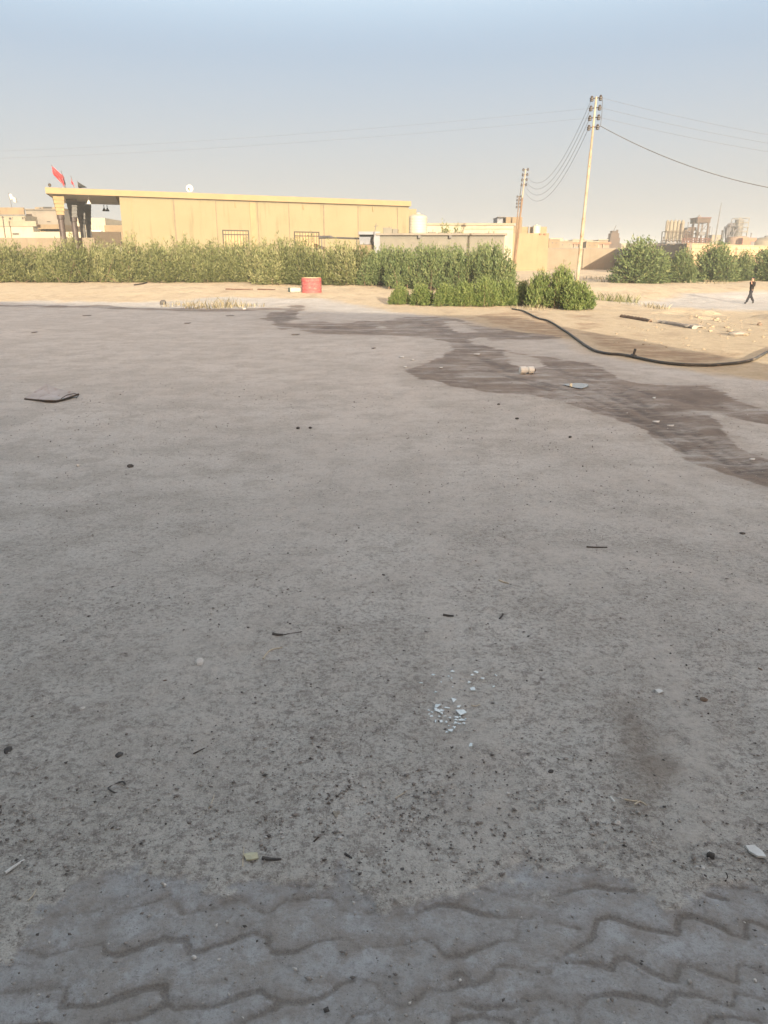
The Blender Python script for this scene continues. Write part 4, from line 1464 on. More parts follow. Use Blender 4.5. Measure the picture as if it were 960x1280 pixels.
    # thin stacks and poles of the works
    for i, (px, t, w_, l) in enumerate(((853.5, 279, .16, 'thin vent stack beside the silos'), (862, 277.5, .12, 'thin stack over the round kiln roof'), (869.5, 274, .12, 'slender stack left of the frame tower'),
                                        (889, 283, .13, 'thin post right of the frame tower'), (904.5, 288, .16, 'short stack left of the cyclones'), (919.5, 279, .16, 'vent stack between the cyclones and the round tower'),
                                        (936.5, 284, .13, 'thin stack right of the round tower'), (941, 291, .14, 'short stack over the rust shed'), (830.5, 296, .14, 'short post left of the silos'))):
        o = MB().tube([(X(px, t), Y + 1, zb), (X(px, t) + .1, Y + 1, Z(t))], w_, 7).tube([(X(px, t) + .1, Y + 1, Z(t) - .3), (X(px, t) + .1, Y + 1, Z(t) + .05)], w_ * 1.5, 7).build('vent_stack', M['steel_grey'] if i % 2 else M['kiln'], None, (X(px, t), Y, zb))
        tag(o, l, 'stack', 'thin stacks of the old works')
    # pale box house right of the tower
    h = House('pale_cabin', 'small pale cabin right of the frame tower at the works', 'cabin', 890.5, 901.5, 293.5, Y, 5, M['silo'])
    h.window(896, 898, 296, 299)
    # leaning mast
    a, b = (X(893.2, 296, 205), 205, zb), P(901.8, 253.5, 205)
    r = thing('leaning_mast', a, 'tall thin dark mast leaning to the right between the two works towers', 'mast')
    m = MB().tube([a, (a[0] + (b[0] - a[0]) * 0.62, 205, a[2] + (b[2] - a[2]) * 0.62), b], [0.22, 0.15, 0.07], 8)
    m.build('shaft', M['steel_grey'], r)
    m = MB()
    m.bar((X(889.5, 292, 205), 205, Z(284, 205)), (X(888.5, 300, 205), 205, zb), 0.08, 0.08)
    m.bar((X(903.5, 292, 205), 205, Z(292, 205)), (X(904, 300, 205), 205, zb), 0.1, 0.1)
    m.build('stay', M['steel_grey'], r)
    # right hand plant: dark cyclone cluster and round grey tower on a drum
    r = thing('cyclone_plant', (X(912, 300), Y, zb), 'dark tangle of pipes and cyclones beside the round grey tower', 'plant')
    m = MB()
    for i, (px, t, w_) in enumerate(((909.5, 284, 1.2), (912.5, 281.5, 1.3), (916, 280.5, 1.1))):
        rad = w_ * 0.6
        m.lathe((X(px, 288), Y + i * .8, Z(301)), [(rad * .4, 0), (rad, 2.2), (rad, Z(t) - Z(301)), (rad * .4, Z(t) - Z(301) + .5)], 10)
    m.build('cyclone', M['steel_dark'], r)
    m = MB()
    m.tube([(X(907.5, 290), Y - .8, zb), (X(907.5, 288), Y - .8, Z(286)), (X(911, 284), Y - .8, Z(281.5)), (X(917, 283), Y - .8, Z(283))], 0.3, 7)
    m.tube([(X(913, 290), Y - 1.2, Z(300)), (X(916, 288), Y - 1.2, Z(289)), (X(919.5, 284), Y - 1.2, Z(286))], 0.28, 7)
    m.build('duct', M['steel_dark'], r)
    lattice(MB(), X(908, 295), X(919, 295), Y - 1.6, Y + 2, zb, Z(283), 4, 0.1).build('steel_frame', M['steel_dark'], r)
    r = thing('round_tower', (X(927.5, 300), Y, zb), 'weathered round grey tower standing on a wide tan drum', 'tower')
    rad = (X(932.5, 285) - X(922, 285)) / 2
    hh = Z(274) - zb
    MB().lathe((X(927.3, 285), Y + 2, zb), [(rad, 0), (rad, hh * .5), (rad * 1.06, hh * .505), (rad * 1.06, hh * .55), (rad, hh * .555), (rad, hh * .8), (rad * 1.06, hh * .805), (rad * 1.06, hh * .85), (rad, hh * .86), (rad, hh)], 20).build('shaft', M['stone_grey'], r)
    m = lattice(MB(), X(922.3, 285), X(934, 285), Y - 0.4, Y + 4.4, Z(301), Z(272.5), 5, 0.09)
    m.build('scaffold', M['silo'], r)
    rad = (X(936, 300) - X(912, 300)) / 2
    r2 = thing('tan_drum', (X(924, 300), Y - 6, zb), 'wide tan cylinder tank with a rust patch below the round tower', 'tank')
    MB().lathe((X(922, 300, Y - 4), Y - 4, zb), [(rad, 0), (rad, Z(297.5, Y - 4) - zb), (rad * 1.02, Z(297.5, Y - 4) - zb + .02), (rad * 1.02, Z(296.5, Y - 4) - zb), (rad * .4, Z(295.8, Y - 4) - zb)], 28).build('tank_body', M['pink_render'], r2)
    h = House('rust_shed', 'rust red shed between the tan drum and the pale dome', 'shed', 929, 946, 297.2, Y - 9, 5, M['rust_red'])
    h.band('dark_opening', 938, 945, 302, 308, M['steel_grey'], 0.1)
    rad = 3.6
    q = P(957, 303, Y - 8)
    r3 = thing('pale_dome', (q[0], Y - 8, zb), 'pale round topped tank at the right edge of the skyline', 'tank')
    hh = Z(303, Y - 8) - zb
    MB().lathe((q[0], Y - 8, zb), [(rad, 0), (rad, hh)] + [(rad * math.cos(a), hh + 1.3 * math.sin(a)) for a in np.linspace(0.1, 1.57, 7)], 28).build('tank_body', M['silo'], r3, smooth=True)
    MB().lathe((q[0], Y - 8, zb + hh + 1.28), [(0.5, 0), (0.5, 0.25), (0.2, 0.4), (0, 0.42)], 12).build('lid', M['steel_grey'], r3)
    # low works building under everything
    h = House('works_shed', 'long low tan works building along the skyline behind the yard wall', 'building', 828, 1010, 303.5, Y + 8, 6, M['tan'])
    for k in range(6):
        h.window(834 + k * 10, 838 + k * 10, 304.6, 307)


M['steel_dark'] = weathered('steel_dark', (0.085, 0.08, 0.085), (0.055, 0.052, 0.055), 1, 0.6)
works()


# ------------------------------------------------------------------ utility poles and wires
POLES = {}


def utility_pole(key, bx, by, top, mats, label, rad=(0.11, 0.065), cross=True):
    zb = gz(bx, by)
    r = thing('utility_pole', (bx, by, zb), label, 'utility pole', 'utility poles along the sandy track')
    t = np.array(top)
    b = np.array((bx, by, zb))
    for i, (f0, f1, ra, rb) in enumerate(((-0.02, 0.42, 1.0, 1.0), (0.418, 0.74, 0.78, 0.78), (0.738, 1.0, 0.58, 0.52))):
        MB().tube([b + (t - b) * f0, b + (t - b) * f1], [rad[0] * ra, rad[0] * rb], 10).build('pole_section', mats[i], r)
    ins = []
    dirx = np.array((0.86, -0.5, 0))
    for k in range(4):
        f = 1.0 - 0.045 * k - 0.006
        c = b + (t - b) * f
        br = MB().tube([c - dirx * 0.30, c + dirx * 0.30], 0.03, 6).build('bracket', M['iron'], r)
        for s in (-1, 1):
            e = c + dirx * 0.26 * s
            MB().lathe((e[0], e[1], e[2] - 0.16), [(0.05, 0), (0.11, 0.03), (0.11, 0.08), (0.07, 0.10), (0.12, 0.13), (0.12, 0.18), (0.06, 0.21), (0.09, 0.24), (0.05, 0.30)], 10).build('insulator', M['porcelain'], br)
            ins.append(e)
    POLES[key] = ins
    return r


b1 = G(719.3, 373)
Y1 = b1[1]
t1 = P(745.5, 121, Y1)
utility_pole('near', b1[0], b1[1], t1, (M['pole_paint'], M['pole_paint'], M['pole_paint']), 'tall pale painted steel utility pole behind the green shrubs, rust streaked')
t2 = P(657.2, 211, 87)
utility_pole('mid', P(641.5, 340, 87)[0], 87, t2, (M['pole_rust'], M['pole_rust'], M['pole_paint']), 'brown rusty utility pole in front of the tan tower house', (0.13, 0.065))
utility_pole('far', P(641.8, 337, 110)[0], 110, P(649, 245, 110), (M['pole_rust'], M['pole_rust'], M['pole_rust']), 'farthest and smallest brown utility pole, just left of the rusty one', (0.13, 0.065))


def wire(a, b, sag, rad, label, name='power_line', group='power lines between the poles', mat='wire', n=24, skew=0.0):
    a, b = np.array(a), np.array(b)
    pts = []
    for i in range(n + 1):
        t = i / n
        p = a + (b - a) * t
        p[2] -= 4 * sag * t * (1 - t)
        pts.append(p)
    o = MB().tube(pts, rad, 5).build(name, M[mat], None, tuple(a))
    tag(o, label, 'power line', group)


def wires():
    order = ('topmost', 'second', 'third', 'lowest')
    for k in range(4):
        wire(POLES['near'][2 * k], POLES['mid'][2 * k], 2.7, 0.011, order[k] + ' sagging wire from the tall pale pole to the brown rusty pole')
        wire(POLES['mid'][2 * k], POLES['far'][2 * k], 1.2, 0.012, 'thin wire between the brown rusty pole and the farthest pole', group='wires to the farthest pole')
    # off-frame poles that carry the side spans
    wp = []
    for px, Y, py in ((1330, 60, 200), (-420, 75, 190)):
        q = P(px, py, Y)
        r = utility_pole('side%d' % px, q[0], Y, q, (M['pole_paint'],) * 3, 'pale utility pole standing out of view at the %s end of the side wires' % ('right' if px > 0 else 'left'))
    for k in range(3):
        wire(POLES['near'][2 * k + 1], POLES['side1330'][2 * k], 0.9, 0.006, order[k] + ' faint wire from the tall pale pole to the right edge', group='faint side wires')
    for k in range(2):
        wire(POLES['near'][2 * k + 2], POLES['side-420'][2 * k + 1], 1.0, 0.004, order[k] + ' faint wire from the tall pale pole to the left', group='faint side wires')
    # heavy black cable
    c = P(750.5, 157.5, Y1)
    e = P(1330, 219, 42)
    wire(c, e, 2.3, 0.021, 'heavy dark cable sagging from the tall pale pole to the right', 'sagging_cable', None, 'cable', 40)
    d = P(753.0, 125, Y1)
    o = MB().tube([POLES['near'][1], (d[0], d[1], d[2]), P(752.5, 140, Y1), P(751.3, 152, Y1), c], 0.016, 5).build('drop_wire', M['cable'], None, tuple(POLES['near'][1]))
    tag(o, 'short dark wire dropping from the pole top to the heavy cable', 'wire')
    o = MB().tube([c, POLES['near'][7]], 0.02, 5).build('cable_clamp', M['iron'], None, tuple(c))
    tag(o, 'small iron arm holding the heavy cable to the pole', 'clamp')


wires()


# ------------------------------------------------------------------ shrubs, hedge, trees
def leaf_cloud(rs, H, Rx, Ry, nst, nlf, L, W, upright=0.5, base=0.25, z0=0.02, dome=0.15):
    """stems fan out of the ground; leaves sit along them. Returns leaf verts, quads, tint and the stems."""
    V, T, stems = [], [], []
    for i in range(nst):
        psi = rs.uniform(0, 2 * math.pi)
        sphi = rs.uniform(0, 1) ** (0.75 if upright > 0.6 else 1.1)
        cphi = math.sqrt(max(0, 1 - sphi * sphi))
        k = rs.uniform(0.78, 1.07)
        end = np.array((Rx * cphi * math.cos(psi) * k, Ry * cphi * math.sin(psi) * k, H * (dome + (1 - dome) * sphi) * k))
        b = np.array((Rx * base * rs.uniform(-1, 1), Ry * base * rs.uniform(-1, 1), 0))
        if upright > 0.6:
            b = np.array((end[0] * 0.75 + rs.normal(0, .1), end[1] * 0.75 + rs.normal(0, .1), 0))
        stems.append((b, end))
        tone = rs.normal(0, 0.13)
        t = rs.uniform(0.12, 1.0, nlf) ** 0.8
        p = b[None] + (end - b)[None] * np.stack([t ** 1.25, t ** 1.25, t ** 0.9], -1)
        p += rs.normal(0, L * 0.35, p.shape)
        p[:, 2] = np.maximum(p[:, 2], z0)
        tan = (end - b) / np.linalg.norm(end - b)
        d = rs.normal(0, 0.62, p.shape) + tan[None] * 0.8 + np.array((0, 0, upright))[None]
        # outwards
        o = p.copy()
        o[:, 2] -= H * 0.35
        o /= np.linalg.norm(o, axis=1, keepdims=True) + 1e-6
        d += o * 0.45
        d /= np.linalg.norm(d, axis=1, keepdims=True)
        s = np.cross(d, rs.normal(0, 1, p.shape))
        s /= np.linalg.norm(s, axis=1, keepdims=True)
        l = L * rs.uniform(0.65, 1.2, nlf)[:, None]
        w_ = W * rs.uniform(0.7, 1.2, nlf)[:, None]
        mid = p + d * l * 0.45
        q = np.stack([p, mid + s * w_ * .5, p + d * l, mid - s * w_ * .5], 1)
        V.append(q.reshape(-1, 3))
        tt = np.clip(0.5 + tone + rs.normal(0, 0.16, nlf) + 0.12 * (p[:, 2] / H - 0.5), 0, 1)
        T.append(np.repeat(tt, 4))
    V = np.concatenate(V)
    V[:, 2] = np.maximum(V[:, 2], 0.0)
    return V, np.arange(len(V)).reshape(-1, 4), np.concatenate(T), stems


def leaf_mesh(name, V, F, T):
    me = np_mesh(name, V, F)
    fattr(me, 'tint', T)
    return me


def stem_mb(stems, k, r0):
    m = MB()
    for b, e in stems[:k]:
        pts = [b + (e - b) * np.array((t ** 1.25, t ** 1.25, t ** 0.9)) for t in (0, .3, .6, .9)]
        m.tube(pts, [r0, r0 * .8, r0 * .55, r0 * .25], 5, False)
    return m


def protos(kind, n, **kw):
    out = []
    for i in range(n):
        rs = np.random.RandomState(100 + 7 * i + len(kind))
        V, F, T, st = leaf_cloud(rs, **kw)
        lm = leaf_mesh('foliage', V, F, T)
        lm.materials.append(M['leaf_olive' if kind == 'hedge' else ('leaf_green' if kind == 'shrub' else 'leaf_tree')])
        sm = stem_mb(st, 26, 0.012 if kind != 'tree' else 0.025)
        me = bpy.data.meshes.new('stem')
        me.from_pydata(sm.v, [], sm.f)
        me.materials.append(M['dry_bark'])
        out.append((lm, me))
    return out


# unit plants: height 1, radius 0.5
SHRUB = protos('shrub', 4, H=1.0, Rx=0.55, Ry=0.5, nst=230, nlf=30, L=0.095, W=0.032, upright=0.62, base=0.6, dome=0.08)
TALL = protos('shrubtall', 3, H=1.0, Rx=0.52, Ry=0.5, nst=300, nlf=38, L=0.070, W=0.021, upright=0.62, base=0.6, dome=0.08)
TREE = protos('tree', 4, H=1.0, Rx=0.60, Ry=0.55, nst=420, nlf=34, L=0.066, W=0.029, upright=0.45, base=0.35, dome=0.03)


def plant(name, proto, loc, wdt, hgt, label, cat, group, rz=0.0, crown='foliage', trunk='stem'):
    r = thing(name, loc, label, cat, group)
    for me, nm in ((proto[0], crown), (proto[1], trunk)):
        o = bpy.data.objects.new(nm, me)
        COL.objects.link(o)
        o.parent = r
        o.scale = (wdt, wdt, hgt)
        o.rotation_euler = (0, 0, rz)
    return r


def plant_px(name, proto, x0, x1, ytop, ybase, label, cat, group, Yoff=0.0, **kw):
    g = G((x0 + x1) / 2, ybase)
    Y = g[1] + Yoff
    xa, xb = P(x0, (ytop + ybase) / 2, Y)[0], P(x1, (ytop + ybase) / 2, Y)[0]
    wd = (xb - xa) / 1.12
    Yc = Y + wd * 0.4
    zt = zat((x0 + x1) / 2, ytop, Yc)
    xc = (xa + xb) / 2 * Yc / Y
    zb = gz(xc, Yc)
    return plant(name, proto, (xc, Yc, zb - 0.03), wd * Yc / Y, (zt - zb) * 1.0, label, cat, group, **kw)


def vegetation():
    rs = np.random.RandomState(12)
    # front row of clipped green shrubs
    row = [(486, 514, 356, 381, 'leftmost small shrub of the front row, standing apart on the sand'),
           (511, 545, 354, 382.5, 'second small shrub of the front row, just right of the leftmost one'),
           (541, 571, 353, 383, 'rounded light green shrub third along the front row'),
           (566, 597, 350, 383.5, 'bushy shrub in the middle of the front row below the tall dark clump'),
           (590, 625, 346, 384, 'taller bright green shrub in the front row left of the brown pole'),
           (617, 650, 349, 383, 'low spreading shrub in the front row in front of the brown pole')]
    for i, (a, b, t, y, l) in enumerate(row):
        plant_px('oleander_shrub', SHRUB[i % 4], a, b, t, y, l, 'shrub', 'front row of green shrubs', rz=i * 1.3)
    right = [(640, 668, 350, 382, 'small green shrub between the front row and the dark pair of shrubs'),
             (658, 692, 337, 385, 'dark green shrub left of the pale pole'),
             (683, 722, 331, 386, 'tallest pointed shrub of the group at the foot of the pale pole'),
             (700, 746, 350, 388, 'low wide shrub at the right end of the row, over the dry grass')]
    for i, (a, b, t, y, l) in enumerate(right):
        plant_px('oleander_shrub', SHRUB[(i + 2) % 4], a, b, t, y, l, 'shrub', 'front row of green shrubs', rz=i * 2.1 + .5)
    # taller shrubs behind, right part of the hedge
    tall = [(446, 496, 310, 360, 'olive shrub beside the dark porch where the hedge thins out'), (476, 534, 308, 364, 'tall olive shrub rising behind the leftmost small shrubs'),
            (514, 572, 306, 366, 'tall dark olive shrub in front of the middle of the block building'), (552, 610, 308, 368, 'broad olive shrub right of the dark one before the block building'),
            (590, 648, 304, 371, 'tall feathery shrub at the right end of the hedge by the brown pole')]
    tall += [(462, 512, 306, 358, 'olive shrub standing behind the leftmost tall shrubs'), (505, 548, 303, 358, 'olive shrub filling the gap behind the tall dark shrub'),
             (540, 590, 305, 359, 'olive shrub at the back below the wall spouts'), (580, 628, 303, 361, 'olive shrub at the back right of the block building')]
    for i, (a, b, t, y, l) in enumerate(tall):
        plant_px('tall_shrub', TALL[i % 3], a, b, t, y, l, 'shrub', 'tall olive shrubs before the block building', Yoff=1.5, rz=i * 1.7)
    # trees at the right
    trees = [(766, 838, 297, 355, 'big round dense tree at the left end of the right hand row'), (826, 842, 318, 353, 'slim tree squeezed behind the big round one'),
             (836, 872, 308, 354, 'small upright tree with a narrow top before the brick wall'),
             (866, 924, 302, 353.5, 'broad full tree right of the gap showing the brick wall'), (914, 944, 313, 352, 'low tree behind the walking person'), (934, 990, 308, 352, 'full tree cut by the right edge of the view')]
    for i, (a, b, t, y, l) in enumerate(trees):
        plant_px('bushy_tree', TREE[i % 4], a, b, t, y, l, 'tree', 'bushy trees along the yard wall', Yoff=1.0 + (i % 2) * 0.8, rz=i * 2.3, crown='crown', trunk='trunk')
    # small trees on the skyline behind the block building
    for a, b, t, l in ((545, 566, 276, 'thin dusty tree behind the flat roof, left of two'), (560, 582, 277.5, 'thin dusty tree behind the flat roof, right of two')):
        Y = 95
        xa, xb = P(a, 285, Y)[0], P(b, 285, Y)[0]
        zt = zat(560, t, Y)
        xc = (xa + xb) / 2
        zb = gz(xc, Y)
        r = thing('thin_tree', (xc, Y, zb), l, 'tree', 'thin trees behind the flat roof')
        rs2 = np.random.RandomState(int(a))
        V, F, T, st = leaf_cloud(rs2, zt - zb, (xb - xa) / 2, 1.2, 120, 26, 0.34, 0.11, 0.4, 0.1)
        keep = np.repeat(V.reshape(-1, 4, 3)[:, 0, 2] > (zt - zb) * 0.45, 4)
        V, T = V[keep], T[keep]
        lm = leaf_mesh('crown', V, np.arange(len(V)).reshape(-1, 4), np.clip(T - .05, 0, 1))
        link_mesh('crown', lm, M['leaf_olive'], r)
        sm = stem_mb(st, 14, 0.07)
        me = bpy.data.meshes.new('trunk')
        me.from_pydata(sm.v, [], sm.f)
        link_mesh('trunk', me, M['dry_bark'], r)
    # the long hedge
    VV, TT, SV = [], [], MB()
    x = -60.0
    i = 0
    prof = [(-200, 300), (0, 300), (60, 299), (100, 296), (180, 293.5), (240, 296), (300, 297), (340, 294), (380, 297), (430, 300), (460, 309), (480, 312)]
    for px in np.arange(-110, 476, 10.5):
        for rowi in range(2):
            pj = px + rs.uniform(-4, 4) + rowi * 5
            g = G(pj, 353.5 + rs.uniform(-.6, .6) + (px > 330) * 3.5)
            Yc = g[1] + 1.3 + rowi * 1.7
            xc = ray(pj, 330)[0] * Yc
            zb = gz(xc, Yc)
            top = np.interp(pj, [a for a, _ in prof], [b for _, b in prof]) + rs.normal(0, 1.6) + (5 if rowi == 0 else 1)
            H = (zat(pj, top, Yc) - zb) * (0.95 + 0.16 * math.sin(pj * .13) * math.sin(pj * .041 + 1))
            k = rs.uniform(0.85, 1.15)
            V, F, T, st = leaf_cloud(rs, H * k if rowi == 0 else H, 1.35 * rs.uniform(.8, 1.25), 1.25, 54, 44, 0.25, 0.066, 0.45, 0.75, dome=0.06)
            T = np.clip(T + rs.normal(0, 0.15), 0, 1)
            V = V + np.array((xc, Yc, zb))
            VV.append(V)
            TT.append(T)
            for b, e in st[:5]:
                o = np.array((xc, Yc, zb))
                SV.tube([b + o, (b + e) / 2 + o, b + (e - b) * .9 + o], [.03, .02, .01], 4, False)
    V = np.concatenate(VV)
    T = np.concatenate(TT)
    lm = leaf_mesh('foliage', V, np.arange(len(V)).reshape(-1, 4), T)
    g = G(220, 353)
    r = thing('oleander_hedge', (g[0], g[1], g[2]), 'long thick olive green hedge running in front of the yellow hall', 'hedge')
    o = link_mesh('foliage', lm, M['leaf_olive'], r)
    o.matrix_parent_inverse = r.matrix_world.inverted()
    o.location = (-g[0], -g[1], -g[2])
    o.matrix_parent_inverse.identity()
    SV.build('stem', M['dry_bark'], r)


vegetation()


def tuft(px, py, n, h, spread, label, cat='weed', name='dry_weed', group=None, mat='leaf_dry', blade=0.012, flat=1.0):
    g = G(px, py)
    rs = np.random.RandomState(int(px * 7 + py))
    V, T = [], []
    for i in range(n):
        a, rr = rs.uniform(0, 6.28), spread * math.sqrt(rs.uniform(0, 1))
        b = np.array((g[0] + rr * math.cos(a), g[1] + rr * math.sin(a) * flat, 0))
        b[2] = gz(b[0], b[1])
        hh = h * rs.uniform(.4, 1.1)
        tip = b + np.array((rs.normal(0, .35) * hh, rs.normal(0, .35) * hh, hh))
        s = np.array((rs.normal(), rs.normal(), 0))
        s = s / np.linalg.norm(s) * blade
        mid = (b + tip) / 2 + np.array((0, 0, hh * .1))
        V += [b - s, b + s, tip, mid - s * .6]
        T += [rs.uniform(0, 1)] * 4
    V = np.array(V) - np.array(g)
    me = leaf_mesh(name, V, np.arange(len(V)).reshape(-1, 4), np.array(T))
    o = link_mesh(name, me, M[mat], None, g)
    return tag(o, label, cat, group)


tuft(222, 382.5, 62, 0.30, 0.9, 'sparse dry grass beside the small dark heap', blade=0.02)
tuft(262, 384, 154, 0.5, 1.5, 'largest dry grass patch on the yard edge in front of the hedge', blade=0.02)
tuft(288, 384, 91, 0.42, 0.9, 'straw coloured grass at the right end of the dry patch', blade=0.02)
tuft(315, 383, 49, 0.25, 0.8, 'thin dry grass fading toward the damp corner', blade=0.02)
tuft(680, 384, 112, 0.5, 1.0, 'tan dry grass under the dark shrubs', blade=0.02)
tuft(665, 386, 62, 0.25, 1.1, 'low dry grass where the black hose begins', blade=0.02)['kind'] = 'stuff'
tuft(772, 377, 154, 0.55, 1.4, 'grey green weeds on the sand right of the last shrub', blade=0.02, mat='leaf_olive')
tuft(822, 386, 49, 0.35, 0.7, 'small weed tuft in the middle of the sand', blade=0.02)['kind'] = 'stuff'
tuft(800, 381, 49, 0.25, 1.2, 'thin dry weeds between the two weed tufts', blade=0.02)
tuft(770, 353, 84, 0.5, 1.8, 'dry grass at the foot of the big round tree', blade=0.03)
tuft(745, 349, 56, 0.4, 1.4, 'dry grass beside the pale pole far behind the shrubs', blade=0.03)
tuft(880, 354, 84, 0.4, 2.2, 'dry grass under the trees behind the sand', blade=0.03)


# ------------------------------------------------------------------ hose, ring, heaps and bigger litter
def along_ground(pxs, lift, n=6):
    pts = [np.array(G(*p)) for p in pxs]
    out = []
    for i in range(len(pts) - 1):
        p0, p1, p2, p3 = pts[max(i - 1, 0)], pts[i], pts[i + 1], pts[min(i + 2, len(pts) - 1)]
        for k in range(n):
            t = k / n
            q = 0.5 * ((2 * p1) + (-p0 + p2) * t + (2 * p0 - 5 * p1 + 4 * p2 - p3) * t * t + (-p0 + 3 * p1 - 3 * p2 + p3) * t ** 3)
            out.append((q[0], q[1], gz(q[0], q[1]) + lift))
    q = pts[-1]
    out.append((q[0], q[1], gz(q[0], q[1]) + lift))
    return out


def hose():
    px = [(640, 387), (652, 389), (660, 392.5), (672, 398.5), (686, 402.5), (700, 411), (712, 419), (724, 428), (740, 438.5), (757, 443.5), (775, 445),
          (790, 447.5), (810, 452), (830, 455.5), (855, 457.8), (885, 458.5), (905, 457.2), (925, 455), (942, 451), (955, 444), (968, 438), (985, 434), (1030, 426), (1090, 420), (1160, 418), (1240, 420)]
    pts = along_ground(px, 0.038)
    g = pts[0]
    r = thing('water_hose', g, 'long black rubber hose curving across the sand from the shrubs to the right edge', 'hose')
    MB().tube(pts, 0.033, 10).build('hose_pipe', M['hose'], r, smooth=True)
    c = np.array(G(791.5, 447.5))
    d = np.array(G(796, 449)) - c
    d /= np.linalg.norm(d)
    c[2] += 0.042
    MB().tube([c - d * 0.09, c + d * 0.09], 0.052, 12).tube([c - d * 0.02 + (0, 0, -.02), c + (0.02, -0.02, 0.17)], 0.03, 6).build('coupling', M['charcoal'], r)


def ring():
    g = G(388.5, 366.5)
    Y = g[1]
    x0, x1 = P(375.6, 358, Y)[0], P(401, 358, Y)[0]
    rad = (x1 - x0) / 2
    H = zat(388, 347.3, Y) - g[2]
    c = (g[0], Y + rad, gz(g[0], Y + rad) - 0.08)
    H += g[2] - c[2] - 0.02
    r = thing('concrete_ring', c, 'faded red concrete well ring standing on the sand before the hedge', 'ring')
    prof = []
    n = 4
    for i in range(n):
        a, b = H * i / n, H * (i + 1) / n
        prof += [(rad * .965, a), (rad, a + .03), (rad, b - .035), (rad * .965, b - .005)]
    prof += [(rad * .95, H), (rad * .80, H), (rad * .79, H * .3), (0.0, H * .28)]
    MB().lathe(c, prof, 40).build('ring_body', M['red_ring'], r)
    MB().lathe((c[0], c[1], c[2] + H), [(rad * .81, 0.004), (rad * .945, 0.004), (rad * .93, 0.03), (rad * .82, 0.03), (rad * .81, 0.004)], 40).build('rim', M['ring_lit_rim'], r)  # rim given a paler colour for the light on the ring's top
    g = G(367, 365.5)
    r = thing('broken_crate', (g[0], g[1], g[2]), 'pale teal broken crate lying left of the red ring', 'crate')
    wd = P(373, 360, g[1])[0] - P(360, 360, g[1])[0]
    m = MB()
    rz = 0.35
    h = 0.24
    m.box((g[0], g[1] + .4, g[2]), (wd, 0.7, 0.05), rz)
    m.build('base', M['teal_crate'], r)
    for k, (dx, dy, w_, d_) in enumerate(((0, -.33, wd, .04), (0, .33, wd, .04), (-wd / 2 + .02, 0, .04, .62), (wd / 2 - .02, 0, .04, .62))):
        ca, sa = math.cos(rz), math.sin(rz)
        MB().box((g[0] + dx * ca - dy * sa, g[1] + .4 + dx * sa + dy * ca, g[2] + .053), (w_, d_, h * (1 if k < 3 else .6)), rz).build('side_panel', M['teal_crate'] if k else M['tank_white'], r)


def stone_mesh(name, seed, sx, sy, sz, sub=2, rough=0.25):
    import bmesh
    bm = bmesh.new()
    bmesh.ops.create_icosphere(bm, subdivisions=sub, radius=1.0)
    rs = np.random.RandomState(seed)
    pl = [(lambda a: a / np.linalg.norm(a))(rs.normal(0, 1, 3)) for _ in range(7)]
    for v in bm.verts:
        p = np.array(v.co)
        for q in pl:
            dd = float(p @ q)
            if dd > 0.72:
                p = p - q * (dd - 0.72)
        p = p * (1 + rs.normal(0, rough * 0.22))
        v.co = (p[0] * sx, p[1] * sy, p[2] * sz)
    me = bpy.data.meshes.new(name)
    bm.to_mesh(me)
    bm.free()
    return me


_st = {}


def stone(px, py, w_px, name, mat, label, cat='stone', group=None, flat=0.6, elong=0.8, seed=None, rz=0.0):
    g = G(px, py)
    x0, x1 = P(px - w_px / 2, py, g[1])[0], P(px + w_px / 2, py, g[1])[0]
    s = (x1 - x0) / 2
    # slant distance correction of pixel width at the ground
    seed = seed if seed is not None else int(px * 13 + py)
    me = stone_mesh(name, seed, 1, elong, flat)
    me.materials.append(M[mat])
    o = bpy.data.objects.new(name, me)
    COL.objects.link(o)
    o.scale = (s, s, s)
    o.rotation_euler = (0, 0, rz)
    o.location = (g[0], g[1], g[2] + s * flat * 0.55)
    return tag(o, label, cat, group)


def stick(pts, rad_px, name, mat, label, cat='stick', lift=None, group=None):
    g = G(*pts[0])
    mpp = math.hypot(g[1], CAM_H) / FPX
    rad = rad_px * mpp
    w3 = along_ground(pts, rad * 0.7 + 0.006, 4)
    n = len(w3)
    rs = [rad * (1.0 - 0.45 * i / n) for i in range(n)]
    o = MB().tube(w3, rs, 7).build(name, M[mat], None, w3[0])
    return tag(o, label, cat, group)


def flat_scrap(poly, name, mat, label, cat='scrap', th=0.003, lift=0.012, tilt=0.0, curl=0.0, group=None):
    pts = [np.array(G(*p)) for p in poly]
    c = sum(pts) / len(pts)
    m = MB()
    top, bot = [], []
    for i, p in enumerate(pts):
        dz = lift + tilt * (p[0] - c[0]) + curl * ((-1) ** i) * 0.5 * np.linalg.norm(p - c)
        z = gz(p[0], p[1]) + max(dz, 0.004)
        bot.append((p[0], p[1], z))
        top.append((p[0], p[1], z + th))
    n = len(pts)
    cz = gz(c[0], c[1]) + lift + abs(curl) * 0.3 * np.linalg.norm(pts[0] - c)
    vs = bot + top + [(c[0], c[1], cz), (c[0], c[1], cz + th)]
    fs = [(i, (i + 1) % n, n + (i + 1) % n, n + i) for i in range(n)]
    fs += [(2 * n, (i + 1) % n, i) for i in range(n)] + [(2 * n + 1, n + i, n + (i + 1) % n) for i in range(n)]
    o = m.add(vs, fs).build(name, M[mat], None, tuple(c))
    return tag(o, label, cat, group)


